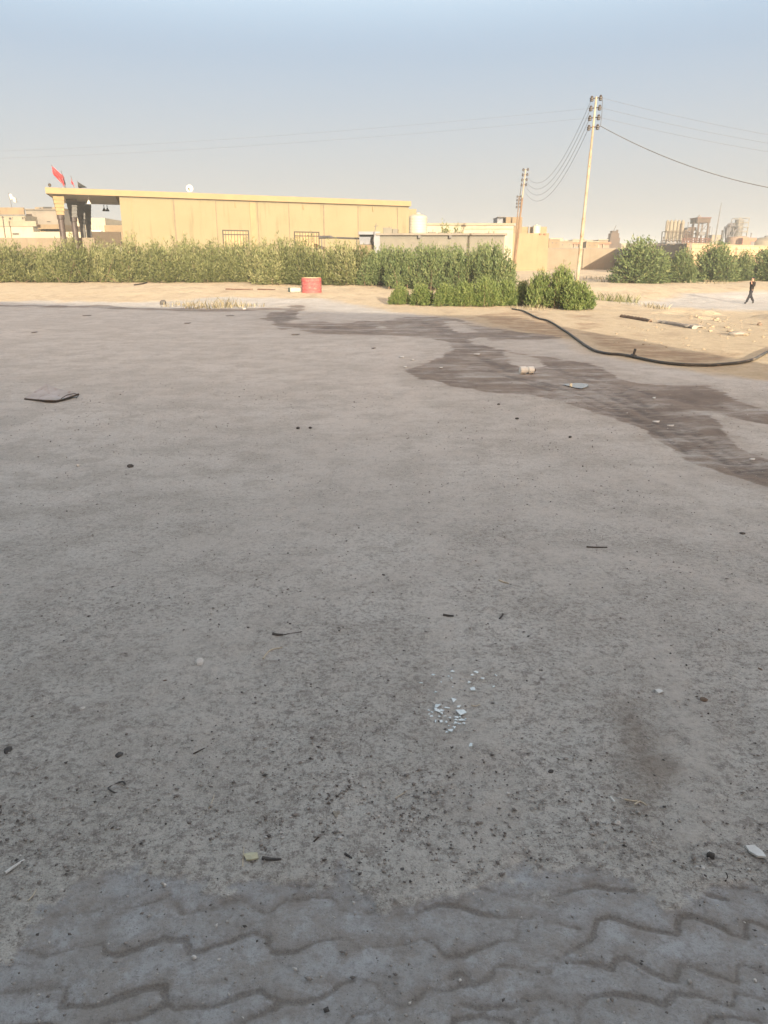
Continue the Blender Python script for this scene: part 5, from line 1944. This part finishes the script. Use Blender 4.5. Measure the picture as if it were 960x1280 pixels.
def big_litter():
    hose()
    ring()
    # warped metal sheet at the left
    r_pts = [(31, 499.5), (44, 501), (58, 503.5), (70, 503.8), (80, 501), (99, 496.5), (74, 494.2), (60, 492.2), (52, 493)]
    g = G(62, 499)
    r = thing('metal_sheet', g, 'flat warped grey metal sheet lying alone on the left of the yard', 'metal sheet')
    pts = [np.array(G(*p)) for p in r_pts]
    c = sum(pts) / len(pts)
    lifts = (0.01, 0.012, 0.03, 0.03, 0.02, 0.05, 0.09, 0.16, 0.10)
    bot = [(p[0], p[1], gz(p[0], p[1]) + q) for p, q in zip(pts, lifts)]
    n = len(bot)
    vs = bot + [(x, y, z + 0.02) for x, y, z in bot] + [(c[0], c[1], c[2] + .05), (c[0], c[1], c[2] + .07)]
    fs = [(i, (i + 1) % n, n + (i + 1) % n, n + i) for i in range(n)] + [(2 * n, (i + 1) % n, i) for i in range(n)] + [(2 * n + 1, n + i, n + (i + 1) % n) for i in range(n)]
    MB().add(vs, fs).build('sheet', M['sheet_metal'], r)
    a = np.array(G(77, 502))
    lp = [a + np.array((0, 0, .05)), a + np.array((.06, .1, .09)), a + np.array((.14, .2, .10)), a + np.array((.2, .22, .07)), a + np.array((.2, .1, .04))]
    MB().tube(lp, 0.006, 6).build('wire_loop', M['iron'], r)
    # dark tube drawn along the near edge for its shadow
    MB().tube([(p[0], p[1], gz(p[0], p[1]) + q) for p, q in zip(pts[:6], lifts[:6])], 0.014, 6).build('shaded_edge', M['iron'], r)
    # dark heap
    stone(204, 381, 9, 'dark_heap', 'charcoal', 'small dark conical heap on the damp line at the yard edge', 'heap', flat=1.0, elong=.8)
    stone(245, 384.5, 9, 'pale_stone', 'stone_pale', 'pale flat stone in the dry grass patch at the yard edge', 'stone', flat=.35)
    stone(305.5, 386.5, 5, 'pale_stone', 'stone_pale', 'small pale stone on the damp line right of the dry grass', 'stone', flat=.4)
    # puddle
    pd = [(703, 481.5), (712, 480.2), (722, 479.6), (733, 480.4), (735.5, 482.5), (733, 485), (727, 486.6), (719, 485.6), (711, 483.6)]
    pts = [np.array(G(*p)) for p in pd]
    z = min(p[2] for p in pts) + 0.016
    o = MB().add([(p[0], p[1], z) for p in pts], [tuple(range(len(pts)))]).build('puddle', M['water'], None, (pts[0][0], pts[0][1], z))
    tag(o, 'small bright puddle in the damp ground', 'puddle', kind='structure')
    # white bottle
    a, b = np.array(G(649.5, 467.5)), np.array(G(669, 467.2))
    rad = 0.075
    a[2] += rad
    b[2] += rad
    d = b - a
    r = thing('plastic_bottle', G(659, 467.5), 'crushed white plastic bottle lying on the wet track', 'bottle')
    MB().tube([a, a + d * .03, a + d * .38, a + d * .44, a + d * .5, a + d * .55, a + d * .86, a + d * .92], [rad * .8, rad, rad, rad * .72, rad * .7, rad, rad, rad * .5], 14).build('bottle_body', M['plastic_clear'], r, smooth=False)
    MB().tube([a + d * .925, a + d * 1.0], rad * .42, 10).build('cap', M['steel_dark'], r)
    # old pipe and rubble on the right
    w3 = along_ground([(777, 396.5), (790, 398.5), (802, 400.5), (813, 402.5)], 0.02)
    o = MB().tube(w3, [0.10, 0.085, 0.10, 0.08] * (len(w3) // 4) + [0.07] * (len(w3) % 4), 10).build('old_pipe', M['rust_dark'], None, w3[0])
    tag(o, 'short length of dark rusty pipe half buried in the sand', 'pipe')
    w3 = along_ground([(822, 403.5), (840, 406), (858, 409), (868, 411)], 0.02)
    o = MB().tube(w3, [0.05 + 0.06 * abs(math.sin(i * 1.7)) for i in range(len(w3))], 8).build('clay_ridge', M['clay'], None, w3[0])
    tag(o, 'low grey ridge of dried clay to the right of the rusty pipe', 'clay ridge')
    o = stone(866, 409.5, 26, 'clay_lump', 'clay', 'flat grey clay lump at the end of the low ridge', 'clay lump', flat=.22, elong=.9)
    o = stone(921, 419, 24, 'clay_lump', 'clay', 'large grey clay lump among the rubble at the right', 'clay lump', flat=.30, elong=.8)
    rng = random.Random(8)
    base = [stone_mesh('rubble_stone', 50 + i, 1, .8, .42, 2, 0.7) for i in range(5)]
    for m in base:
        m.materials.append(M['rubble'])
    spots = []
    for i in range(64):
        px = rng.uniform(862, 990)
        py = 400 + (px - 862) * .17 + rng.gauss(0, 8)
        spots.append((px, py, 0.035 + 0.09 * rng.random() ** 2))
    for i in range(26):
        spots.append((rng.uniform(760, 880), rng.uniform(398, 440), rng.uniform(.02, .05)))
    for px, py, s in spots:
        g = G(px, py)
        o = bpy.data.objects.new('rubble_stone', rng.choice(base))
        COL.objects.link(o)
        o.location = (g[0], g[1], g[2] + s * .25)
        o.scale = (s, s, s)
        o.rotation_euler = (0, 0, rng.uniform(0, 6))
        tag(o, 'sandy broken stone among the rubble on the lit sand', 'stone', 'rubble stones on the lit sand')
    stone(949, 406.5, 7, 'brown_lump', 'stone_brown', 'dark brown lump on top of the rubble at the right', 'stone', flat=.7)
    for i, (px, py, w_, l) in enumerate(((916, 350.5, 11, 'left of two pale boulders under the trees behind the person'), (928, 348.5, 15, 'larger pale boulder under the trees just left of the person'))):
        stone(px, py, w_, 'boulder', 'rubble', l, 'boulder', flat=.75, elong=.9)
    # debris at the foot of the hedge
    stick([(168, 357), (178, 355.5), (184, 354)], 1.0, 'dead_branch', 'twig_dark', 'brown dead branch lying at the foot of the hedge', 'branch')
    stick([(282, 362), (300, 362.3), (316, 362)], 0.7, 'plank_strip', 'rust', 'long thin brown strip lying on the sand left of the red ring', 'strip')
    stick([(322, 362.2), (333, 362.5), (344, 362.6)], 0.7, 'plank_strip', 'rust', 'shorter brown strip right beside the long one on the sand', 'strip')
    stone(204, 353.5, 7, 'dark_clod', 'stone_brown', 'dark clod at the hedge foot right of the dead branch', 'clod', flat=.6)
    # dark scraps on the far half of the yard
    for i, (a, b, y, l) in enumerate(((101, 116, 394.8, 'dark flat scrap on the upper left of the yard'), (37, 48, 416, 'thin dark scrap near the left edge of the yard'),
                                      (228, 240, 404.3, 'faint dark scrap below the dry grass'), (362, 376, 418.6, 'dark scrap just under the wet band'),
                                      (280, 294, 395, 'dark scrap right of the dry grass'), (462, 471, 436, 'dark scrap in the upper middle of the yard'))):
        flat_scrap([(a + 2, y), ((a + b) / 2, y - .6), (b - 1, y - .35), (b - 4, y + .5), ((a + b) / 2, y + .4), (a + 3, y + .55)], 'dark_scrap', 'scrap_dull', l, th=.01, lift=.015, curl=.03)
    for i, (px, py, w_, h_, l) in enumerate(((502, 447, 7, 1.4, 'pale paper scrap left of the wet track'), (515.5, 450.3, 5, 1.2, 'small white scrap next to the pale paper'), (506.5, 459.5, 4, 1.6, 'white scrap below the pale paper'),
                                            (596, 443.5, 8, 1.0, 'thin white strip on the wet ground'), (551, 460.5, 5, 1, 'tiny white scrap at the wet edge'),
                                            (817.5, 498.6, 4, 1.6, 'white bit on the dark tracks'), (820, 528.5, 9, 1.3, 'white strip lying in the darkest wheel track'), (838, 533.5, 9, .9, 'thin white strip beside the wheel track strip'),
                                            (940, 576, 7, 1.3, 'white scrap at the right edge of the wet track'))):
        flat_scrap([(px - w_ / 2, py), (px - w_ / 6, py - h_ / 2), (px + w_ / 2, py - h_ / 4), (px + w_ / 3, py + h_ / 2), (px - w_ / 5, py + h_ / 2)], 'paper_scrap', 'paper', l, 'scrap', th=.01, lift=.015, curl=.1)


M['rust_dark'] = weathered('rust_dark', (0.10, 0.065, 0.045), (0.15, 0.11, 0.08), 3, 0.9)
M['scrap_dull'] = weathered('scrap_dull', (0.20, 0.18, 0.16), (0.26, 0.235, 0.21), 8, 0.9)
M['clay'] = weathered('clay', (0.22, 0.205, 0.185), (0.28, 0.25, 0.215), 3, 0.95, .5, 12, .03)
M['rubble'] = weathered('rubble', (0.36, 0.29, 0.205), (0.26, 0.21, 0.15), 3, 0.95, .5, 20, .02)
big_litter()

SHARDS = [(566, 842, 5, 3), (561, 848.5, 2, 2), (564.5, 850.5, 2.5, 2), (541, 846, 6, 2), (595, 843.5, 7, 3), (590.5, 847, 5, 2), (603.5, 850.5, 5, 2), (620, 846, 5, 3),
          (585.5, 855.5, 7, 3), (591, 863.5, 9, 4), (617, 860.5, 4, 2), (551.5, 855, 2.5, 2), (525.5, 856.5, 5, 1.3), (544, 868.5, 5, 2), (566, 861, 2.5, 2),
          (567.5, 878, 9, 7), (572.5, 885.5, 11, 3), (547, 885.5, 8, 4), (560, 887.5, 8, 2.5), (577, 894.5, 12, 9), (547, 892.5, 7, 5), (552.5, 890.5, 6, 4), (540, 893, 5, 2.5),
          (539.5, 898, 5, 3), (571.5, 898.5, 6, 3), (577.5, 902.5, 8, 3), (569, 907, 5, 5), (580, 907.5, 6, 2.5), (574, 908, 6, 3), (567.5, 912, 6, 3), (565, 916.5, 9, 3.5),
          (557.5, 918, 5, 2), (544.5, 904.5, 3, 4), (551.5, 905, 4, 3), (558, 905.5, 4, 3), (563, 899.5, 4, 2), (556, 898.5, 5, 1.5), (549.5, 898.5, 4, 2), (536, 890, 2.5, 2),
          (588.5, 935, 5, 4), (536.5, 896, 3, 2), (553, 895, 4, 3), (545, 889, 5, 3), (570, 903, 4, 2), (575, 899, 3, 2), (582, 901, 3, 2), (561, 910, 3, 2)]


def shards():
    rng = random.Random(3)
    for i, (px, py, w_, h_) in enumerate(SHARDS):
        n = rng.choice((3, 3, 4, 4))
        a0 = rng.uniform(0, 6.28)
        poly = []
        for k in range(n):
            a = a0 + 2 * math.pi * (k + rng.uniform(-.25, .25)) / n
            q = rng.uniform(.34, .74)
            poly.append((px + math.cos(a) * w_ * q, py - math.sin(a) * h_ * q))
        near = 536 <= px <= 584 and py > 870
        flat_scrap(poly[::-1], 'tile_shard', 'shard', 'pale blue white broken shard in the little heap on the near yard' if near else 'pale broken shard scattered around the little heap of shards', 'shard',
                   th=.004, lift=.008 + rng.uniform(0, .006), tilt=rng.uniform(-.2, .2), group='shards in the heap' if near else 'shards scattered round the heap')


shards()


def near_litter():
    st = [(250, 830, 16, 'stone_pale', 'big pale rounded stone in the left middle of the yard', .6), (206, 853, 8, 'stone_brown', 'dark brown pebble below the big pale stone', .7),
          (103.5, 887, 9, 'stone_pale', 'small pale stone in the lower left of the yard', .5), (97.5, 583, 6, 'stone_pale', 'tiny pale stone on the left of the yard', .6),
          (163, 584, 9, 'charcoal', 'black lump right of the tiny pale stone', .6), (10, 940, 14, 'charcoal', 'dark clod at the left edge of the yard', .6),
          (149.5, 944.5, 13, 'charcoal', 'flat black lump left of the gravelly middle', .4), (740, 735.5, 5, 'stone_pale', 'white pebble in the right middle of the yard', .7),
          (879.5, 876.5, 12, 'stone_brown', 'brown angular stone in the right of the yard', .6), (688.5, 966.5, 8, 'charcoal', 'black round pebble between the shards and the brown stain', .8),
          (771.5, 1029.5, 9, 'stone_pale', 'pale oval pebble beside the brown stain', .6), (888.5, 1072, 13, 'charcoal', 'black ball of charcoal on the right near the paving', .85),
          (886.5, 1066.5, 7, 'stone_pale', 'pale pebble leaning on the black charcoal ball', .7), (878, 1085.5, 8, 'stone_pale', 'white pebble just below the black charcoal ball', .6),
          (205.5, 1107, 7, 'stone_pale', 'white pebble on the top edge of the paving', .7), (242.5, 1198, 7, 'stone_pale', 'white pebble on the paving in a joint', .7),
          (943.5, 1226.5, 6, 'stone_pale', 'white pebble at the right of the paving', .7), (77, 1114, 6, 'stone_pale', 'pale pebble at the left corner of the paving', .7),
          (420.5, 1020, 9, 'stone_brown', 'brown pebble above the middle of the paving', .4), (522, 1045, 7, 'stone_pale', 'pale pebble in the gravel above the paving', .6),
          (575, 1226, 5, 'stone_pale', 'white pebble in the lowest middle paving joint', .7), (503, 1089, 9, 'charcoal', 'black pebble at the paving edge in the middle', .7),
          (478.5, 956, 6, 'charcoal', 'black pebble left of the shard heap', .7), (553, 1101, 9, 'charcoal', 'charcoal crumb half sunk at the paving edge', .5),
          (823, 866, 10, 'paper', 'white flake on the right of the yard', .25), (869, 860, 6, 'stone_pale', 'pale flake left of the brown angular stone', .5),
          (372.5, 536, 6, 'charcoal', 'pair of dark crumbs, left one, in the left middle distance', .6), (388, 535.5, 5, 'charcoal', 'right one of the dark crumbs in the left middle distance', .6),
          (479.5, 720, 5, 'charcoal', 'black dot pebble in the very middle of the yard', .7), (646, 524, 6, 'charcoal', 'dark crumb right of centre in the distance', .5),
          (712.5, 547, 6, 'charcoal', 'dark crumb below the wet track', .5), (623, 506, 5, 'charcoal', 'dark crumb left under the wet track edge', .5), (950, 838, 7, 'stone_brown', 'brown pebble near the right edge of the yard', .6),
          (396, 889, 6, 'stone_brown', 'small brown pebble between the pale stone and shards', .6), (928, 668, 8, 'charcoal', 'dark crumb near the right edge in the middle distance', .5),
          (660, 797, 6, 'charcoal', 'dark pebble right of the short black stick', .6)]
    for px, py, w_, mat, l, fl in st:
        stone(px, py, w_, 'pebble' if w_ < 10 else 'small_stone', mat, l, 'stone', flat=fl, elong=.75, rz=px * 1.1)
    stick([(329, 825), (333, 819), (339, 814), (353, 811)], 1.1, 'curved_twig', 'twig_pale', 'pale curved twig right of the big pale stone', 'twig')
    stick([(341, 794.5), (347, 795.5), (354, 795.5)], 1.9, 'short_stick', 'charcoal', 'short charred stick above the pale curved twig', 'stick')
    stick([(354, 795), (365, 793), (378, 791)], .6, 'thin_twig', 'twig_dark', 'thin twig trailing right from the charred stick', 'twig')
    stick([(554, 770.5), (561, 771.5), (567, 772)], 1.6, 'short_stick', 'charcoal', 'short black stick above the shard heap', 'stick')
    stick([(624.5, 775), (627.5, 771.5), (629, 769)], 1.1, 'short_stick', 'charcoal', 'tiny black stick right of the short black one', 'stick')
    stick([(624, 727), (629, 729), (636, 731)], 1.2, 'pale_stick', 'twig_pale', 'pale short stick in the centre right of the yard', 'stick')
    stick([(733, 685), (745, 685.5), (759, 685.5)], .9, 'thin_twig', 'twig_dark', 'dark twig in the right middle distance', 'twig')
    stick([(589, 883), (594, 884.5), (600, 882)], .7, 'thin_twig', 'twig_pale', 'thin pale bent twig right of the shard heap', 'twig')
    stick([(793, 1008), (800, 1004), (808, 1009)], 1.2, 'straw_piece', 'twig_pale', 'yellowish straw piece on the brown stain', 'straw')
    stick([(780, 1001), (790, 1003), (797, 1003)], 1.0, 'straw_piece', 'twig_pale', 'short straw left of the yellowish piece', 'straw')
    stick([(763, 999), (768, 1005)], 1.6, 'pale_stick', 'paper', 'white chip left of the straw pieces', 'chip')
    stick([(7, 1094), (18, 1086), (31, 1077.5)], 2.0, 'pale_stick', 'paper', 'white stick in the lower left corner beside the paving', 'stick')
    stick([(35, 1128), (41, 1122), (46, 1114)], .8, 'thin_twig', 'twig_pale', 'thin pale twig at the left corner of the paving', 'twig')
    stick([(303.5, 1086), (304, 1074), (305, 1061)], .9, 'thin_twig', 'twig_pale', 'upright thin twig left of the yellow scrap', 'twig')
    stick([(328, 1076), (340, 1077.5), (352, 1077.5)], 2.6, 'short_stick', 'charcoal', 'thick charred stick right of the yellow scrap', 'stick')
    stick([(392, 1055), (398, 1049), (400, 1046)], 1.2, 'thin_twig', 'twig_dark', 'dark twig above the left paving', 'twig')
    stick([(431, 1070), (436, 1073), (440, 1076)], 1.8, 'short_stick', 'charcoal', 'small dark stick right of the dark twig above the paving', 'stick')
    stick([(164, 1040), (166, 1032), (170, 1024)], .7, 'thin_twig', 'twig_pale', 'thin light twig in the lower left gravel', 'twig')
    stick([(261, 1012), (266, 1002), (268, 994)], .7, 'thin_twig', 'twig_pale', 'thin light twig in the gravel right of the wire ring', 'twig')
    stick([(242, 944), (250, 940), (256, 937)], .9, 'thin_twig', 'twig_dark', 'small brown twig in the left gravel', 'twig')
    stick([(378, 1048), (383, 1040), (386, 1035)], .7, 'thin_twig', 'twig_pale', 'pale twig above the left paving', 'twig')
    stick([(494, 1000), (503, 994), (509, 990)], .6, 'thin_twig', 'twig_pale', 'fine pale twig in the gravel under the shards', 'twig')
    stick([(906, 1104), (909, 1099), (907, 1093)], 1.1, 'thin_twig', 'twig_dark', 'short dark twig at the right end of the paving', 'twig')
    flat_scrap([(305, 1073), (312, 1069.5), (322, 1071), (323.5, 1076), (315, 1079.5), (308, 1078.5)], 'yellow_scrap', 'scrap_yellow', 'crumpled pale yellow scrap beside the charred stick', 'scrap', th=.006, lift=.012, curl=.25)
    flat_scrap([(931, 1062), (942, 1061), (952, 1069), (957, 1076), (946, 1075), (936, 1069)], 'white_chip', 'paper', 'large white flat chip at the right edge near the paving', 'chip', th=.008, lift=.012, curl=.03)
    flat_scrap([(416, 1018), (420, 1015.5), (425, 1018), (424, 1024), (419, 1025)], 'dry_leaf', 'leaf_scrap', 'dry brown leaf above the paving', 'leaf', th=.002, lift=.01, curl=.3)
    flat_scrap([(818, 865), (824, 863.5), (829, 867), (823, 869)], 'white_chip', 'paper', 'white chip on the right of the yard', 'chip', th=.004, lift=.01, curl=.1)
    # ring of wire
    g = G(146.5, 987)
    s = math.hypot(g[1], CAM_H) / FPX
    pts = []
    for k in range(15):
        a = 0.4 + 5.2 * k / 14
        pts.append((g[0] + 9.5 * s * math.cos(a), g[1] + 9 * s * math.sin(a), gz(g[0], g[1]) + .012 + .008 * math.sin(a * 2)))
    o = MB().tube(pts, .0035, 6).build('wire_ring', M['steel_grey'], None, g)
    tag(o, 'loose ring of thin wire in the lower left gravel', 'wire ring')


M['leaf_scrap'] = weathered('leaf_scrap', (0.30, 0.27, 0.22), (0.24, 0.21, 0.17), 30, 0.8)
near_litter()


def gravel():
    rs = np.random.RandomState(21)
    N = 60000
    d = 1.45 * (14 / 1.45) ** (rs.rand(N) ** 1.15)
    xx = (rs.rand(N) * 2 - 1) * 0.75 * (d + 0.6)
    dens = np.clip(0.55 + 1.1 * fbm(xx * 1.6, d * 1.6, 3), 0.05, 1)
    edge = np.exp(-((d - 2.45) / 0.55) ** 2)
    pav = sdist(gpoly(PAVER), xx, d) > 0.0
    keep = rs.rand(N) < np.where(pav, 0.16, np.clip(0.35 * dens + 0.6 * edge * dens + 0.10, 0, 1))
    xx, d = xx[keep], d[keep]
    n = len(xx)
    base = np.array([(1, 0, 0), (-1, 0, 0), (0, 1, 0), (0, -1, 0), (0, 0, .7), (0, 0, -.7), (.6, .6, .35), (-.6, .55, .4), (.55, -.6, .35), (-.6, -.6, .4)])
    # octahedron with pushed faces: 8 triangles on 6 points
    tri = np.array([(0, 2, 4), (2, 1, 4), (1, 3, 4), (3, 0, 4), (2, 0, 5), (1, 2, 5), (3, 1, 5), (0, 3, 5)])
    b6 = base[:6]
    size = 0.0014 + 0.0070 * rs.rand(n) ** 4.5 + 0.006 * np.exp(-((d - 2.5) / 0.35) ** 2) * rs.rand(n) ** 4 + 0.0004 * np.maximum(d - 2, 0)
    size = np.minimum(size, 0.016)
    jit = 1 + rs.normal(0, .28, (n, 6, 1))
    a = rs.uniform(0, 6.28, n)
    ca, sa = np.cos(a), np.sin(a)
    V = b6[None] * jit * size[:, None, None] * np.array((1.2, .85, .8))
    x = V[..., 0] * ca[:, None] - V[..., 1] * sa[:, None]
    y = V[..., 0] * sa[:, None] + V[..., 1] * ca[:, None]
    z = V[..., 2] + (height(xx, d) + 0.008 + size * .35)[:, None]
    V = np.stack([x + xx[:, None], y + d[:, None], z], -1).reshape(-1, 3)
    F = (tri[None] + 6 * np.arange(n)[:, None, None]).reshape(-1, 3)
    me = np_mesh('gravel', V, F)
    tone = rs.rand(n)
    fattr(me, 'tint', np.repeat(tone, 6))
    t = NT('gravel_stone')
    cr = t.n('ShaderNodeValToRGB')
    e = cr.color_ramp.elements
    e[0].position, e[0].color = 0, (.075, .07, .066, 1)
    e[1].position, e[1].color = 1, (.58, .56, .54, 1)
    for p, c in ((.12, (.16, .145, .135)), (.5, (.27, .245, .225)), (.9, (.40, .375, .35))):
        q = e.new(p)
        q.color = (*c, 1)
    t.l(t.attr('tint'), cr.inputs[0])
    t.out(cr.outputs[0], .95)
    o = link_mesh('gravel', me, t.m)
    tag(o, 'loose crumbs of soil and fine gravel over the near yard', 'gravel', kind='stuff')


gravel()


# ------------------------------------------------------------------ the person walking at the right
def skin_mesh(name, verts, edges, radii, mat, parent, root=0, sub=2):
    me = bpy.data.meshes.new(name)
    me.from_pydata(verts, edges, [])
    me.materials.append(mat)
    o = bpy.data.objects.new(name, me)
    COL.objects.link(o)
    o.parent = parent
    s = o.modifiers.new('skin', 'SKIN')
    s.use_smooth_shade = True
    for i, r in enumerate(radii):
        rr = r if isinstance(r, tuple) else (r, r)
        me.skin_vertices[0].data[i].radius = rr
        me.skin_vertices[0].data[i].use_root = (i == root)
    m = o.modifiers.new('sub', 'SUBSURF')
    m.levels = m.render_levels = sub
    return o


def person():
    g = G(936.8, 379.4)
    z0 = g[2]
    r = thing('person', g, 'person in black clothes walking left over the sand, one hand raised to the face', 'person')
    r.rotation_euler = (0, 0, math.radians(12))
    sc = (zat(941, 346.8, g[1]) - z0) / 1.66
    r.scale = (sc, sc, sc)
    # local: walks towards -X; +Y away from the camera
    hip = (0.0, 0, .90)
    V = [hip, (0.0, 0, 1.05), (0.01, 0, 1.22), (0.02, 0, 1.36), (0.015, 0, 1.44), (-0.005, 0, 1.50), (-0.012, 0, 1.58), (-0.005, 0, 1.645),
         (0.0, -.09, .86), (-.16, -.10, .50), (-.34, -.10, .10), (-.45, -.11, .035),
         (0.0, .09, .86), (.10, .10, .48), (.36, .10, .14), (.30, .11, .03),
         (.03, -.17, 1.35), (.0, -.24, 1.10), (-.16, -.14, 1.26), (-.15, -.08, 1.44),
         (.03, .17, 1.35), (.13, .22, 1.09), (.10, .23, .86), (.08, .23, .78)]
    E = [(0, 1), (1, 2), (2, 3), (3, 4), (4, 5), (5, 6), (6, 7), (0, 8), (8, 9), (9, 10), (10, 11), (0, 12), (12, 13), (13, 14), (14, 15),
         (3, 16), (16, 17), (17, 18), (18, 19), (3, 20), (20, 21), (21, 22), (22, 23)]
    RR = [.05, .055, .075, .065, .055, .075, .092, .06, .05, .04, .03, .025, .05, .04, .03, .025, .035, .03, .03, .034, .035, .03, .03, .03]
    skin_mesh('body', V, E, RR, M['skin'], r)
    # clothes
    skin_mesh('shirt', [(0, 0, .80), (0, 0, 1.05), (.01, 0, 1.22), (.02, 0, 1.36), (.018, 0, 1.42), (.03, -.17, 1.35), (.0, -.24, 1.10), (-.15, -.15, 1.25), (.03, .17, 1.35), (.13, .22, 1.09), (.11, .23, .95)],
              [(0, 1), (1, 2), (2, 3), (3, 4), (3, 5), (5, 6), (6, 7), (3, 8), (8, 9), (9, 10)], [.15, .145, .155, .135, .075, .085, .07, .06, .085, .07, .06], M['dark_shirt'], r)
    skin_mesh('trousers', [(0, 0, .93), (0, 0, .88), (0, -.09, .84), (-.16, -.10, .50), (-.345, -.10, .07), (0, .09, .84), (.10, .10, .48), (.365, .10, .10)],
              [(0, 1), (1, 2), (2, 3), (3, 4), (1, 5), (5, 6), (6, 7)], [.135, .13, .11, .092, .075, .11, .092, .075], M['dark_trousers'], r)
    for a, b, c in (((-.33, -.10, .07), (-.40, -.105, .05), (-.49, -.115, .045)), ((.375, .10, .10), (.34, .105, .06), (.26, .112, .035))):
        skin_mesh('shoe', [a, b, c], [(0, 1), (1, 2)], [.065, .06, .045], M['black_cloth'], r)
    skin_mesh('hair', [(.045, 0, 1.54), (.025, 0, 1.62), (-.01, 0, 1.67)], [(0, 1), (1, 2)], [.10, .115, .09], M['hair'], r)
    # face features
    MB().box((g[0], g[1], 0), (0.001, 0.001, 0.001))
    def bit(name, c, rad, mat):
        m = MB().lathe((0, 0, 0), [(0, -rad), (rad * .7, -rad * .7), (rad, 0), (rad * .7, rad * .7), (0, rad)], 8)
        me = bpy.data.meshes.new(name)
        me.from_pydata([(x + c[0], y + c[1], z + c[2]) for x, y, z in m.v], [], m.f)
        me.materials.append(mat)
        o = bpy.data.objects.new(name, me)
        COL.objects.link(o)
        o.parent = r
        return o
    for s in (-1, 1):
        bit('eye', (-.088, .032 * s, 1.575), .011, M['black_cloth'])
        bit('ear', (.0, .083 * s, 1.565), .022, M['skin'])
    bit('nose', (-.10, 0, 1.55), .016, M['skin'])
    # hand fingers on the raised arm
    for k, (dy, l) in enumerate(((-.03, .06), (-.01, .07), (.01, .068), (.028, .055))):
        p = np.array((-.15, -.08 + dy * .6, 1.46))
        skin_mesh('finger', [tuple(p), tuple(p + (.012, .0, l * .5)), tuple(p + (.04, .01, l))], [(0, 1), (1, 2)], [.010, .009, .008], M['skin'], r, sub=1)
    skin_mesh('thumb', [(-.15, -.10, 1.44), (-.12, -.115, 1.47), (-.10, -.11, 1.49)], [(0, 1), (1, 2)], [.012, .010, .009], M['skin'], r, sub=1)
    for k in range(4):
        p = np.array((.07 + .018 * k - .02, .23, .76))
        skin_mesh('finger', [tuple(p), tuple(p + (-.005, 0, -.035)), tuple(p + (-.02, 0, -.06))], [(0, 1), (1, 2)], [.010, .009, .008], M['skin'], r, sub=1)


person()
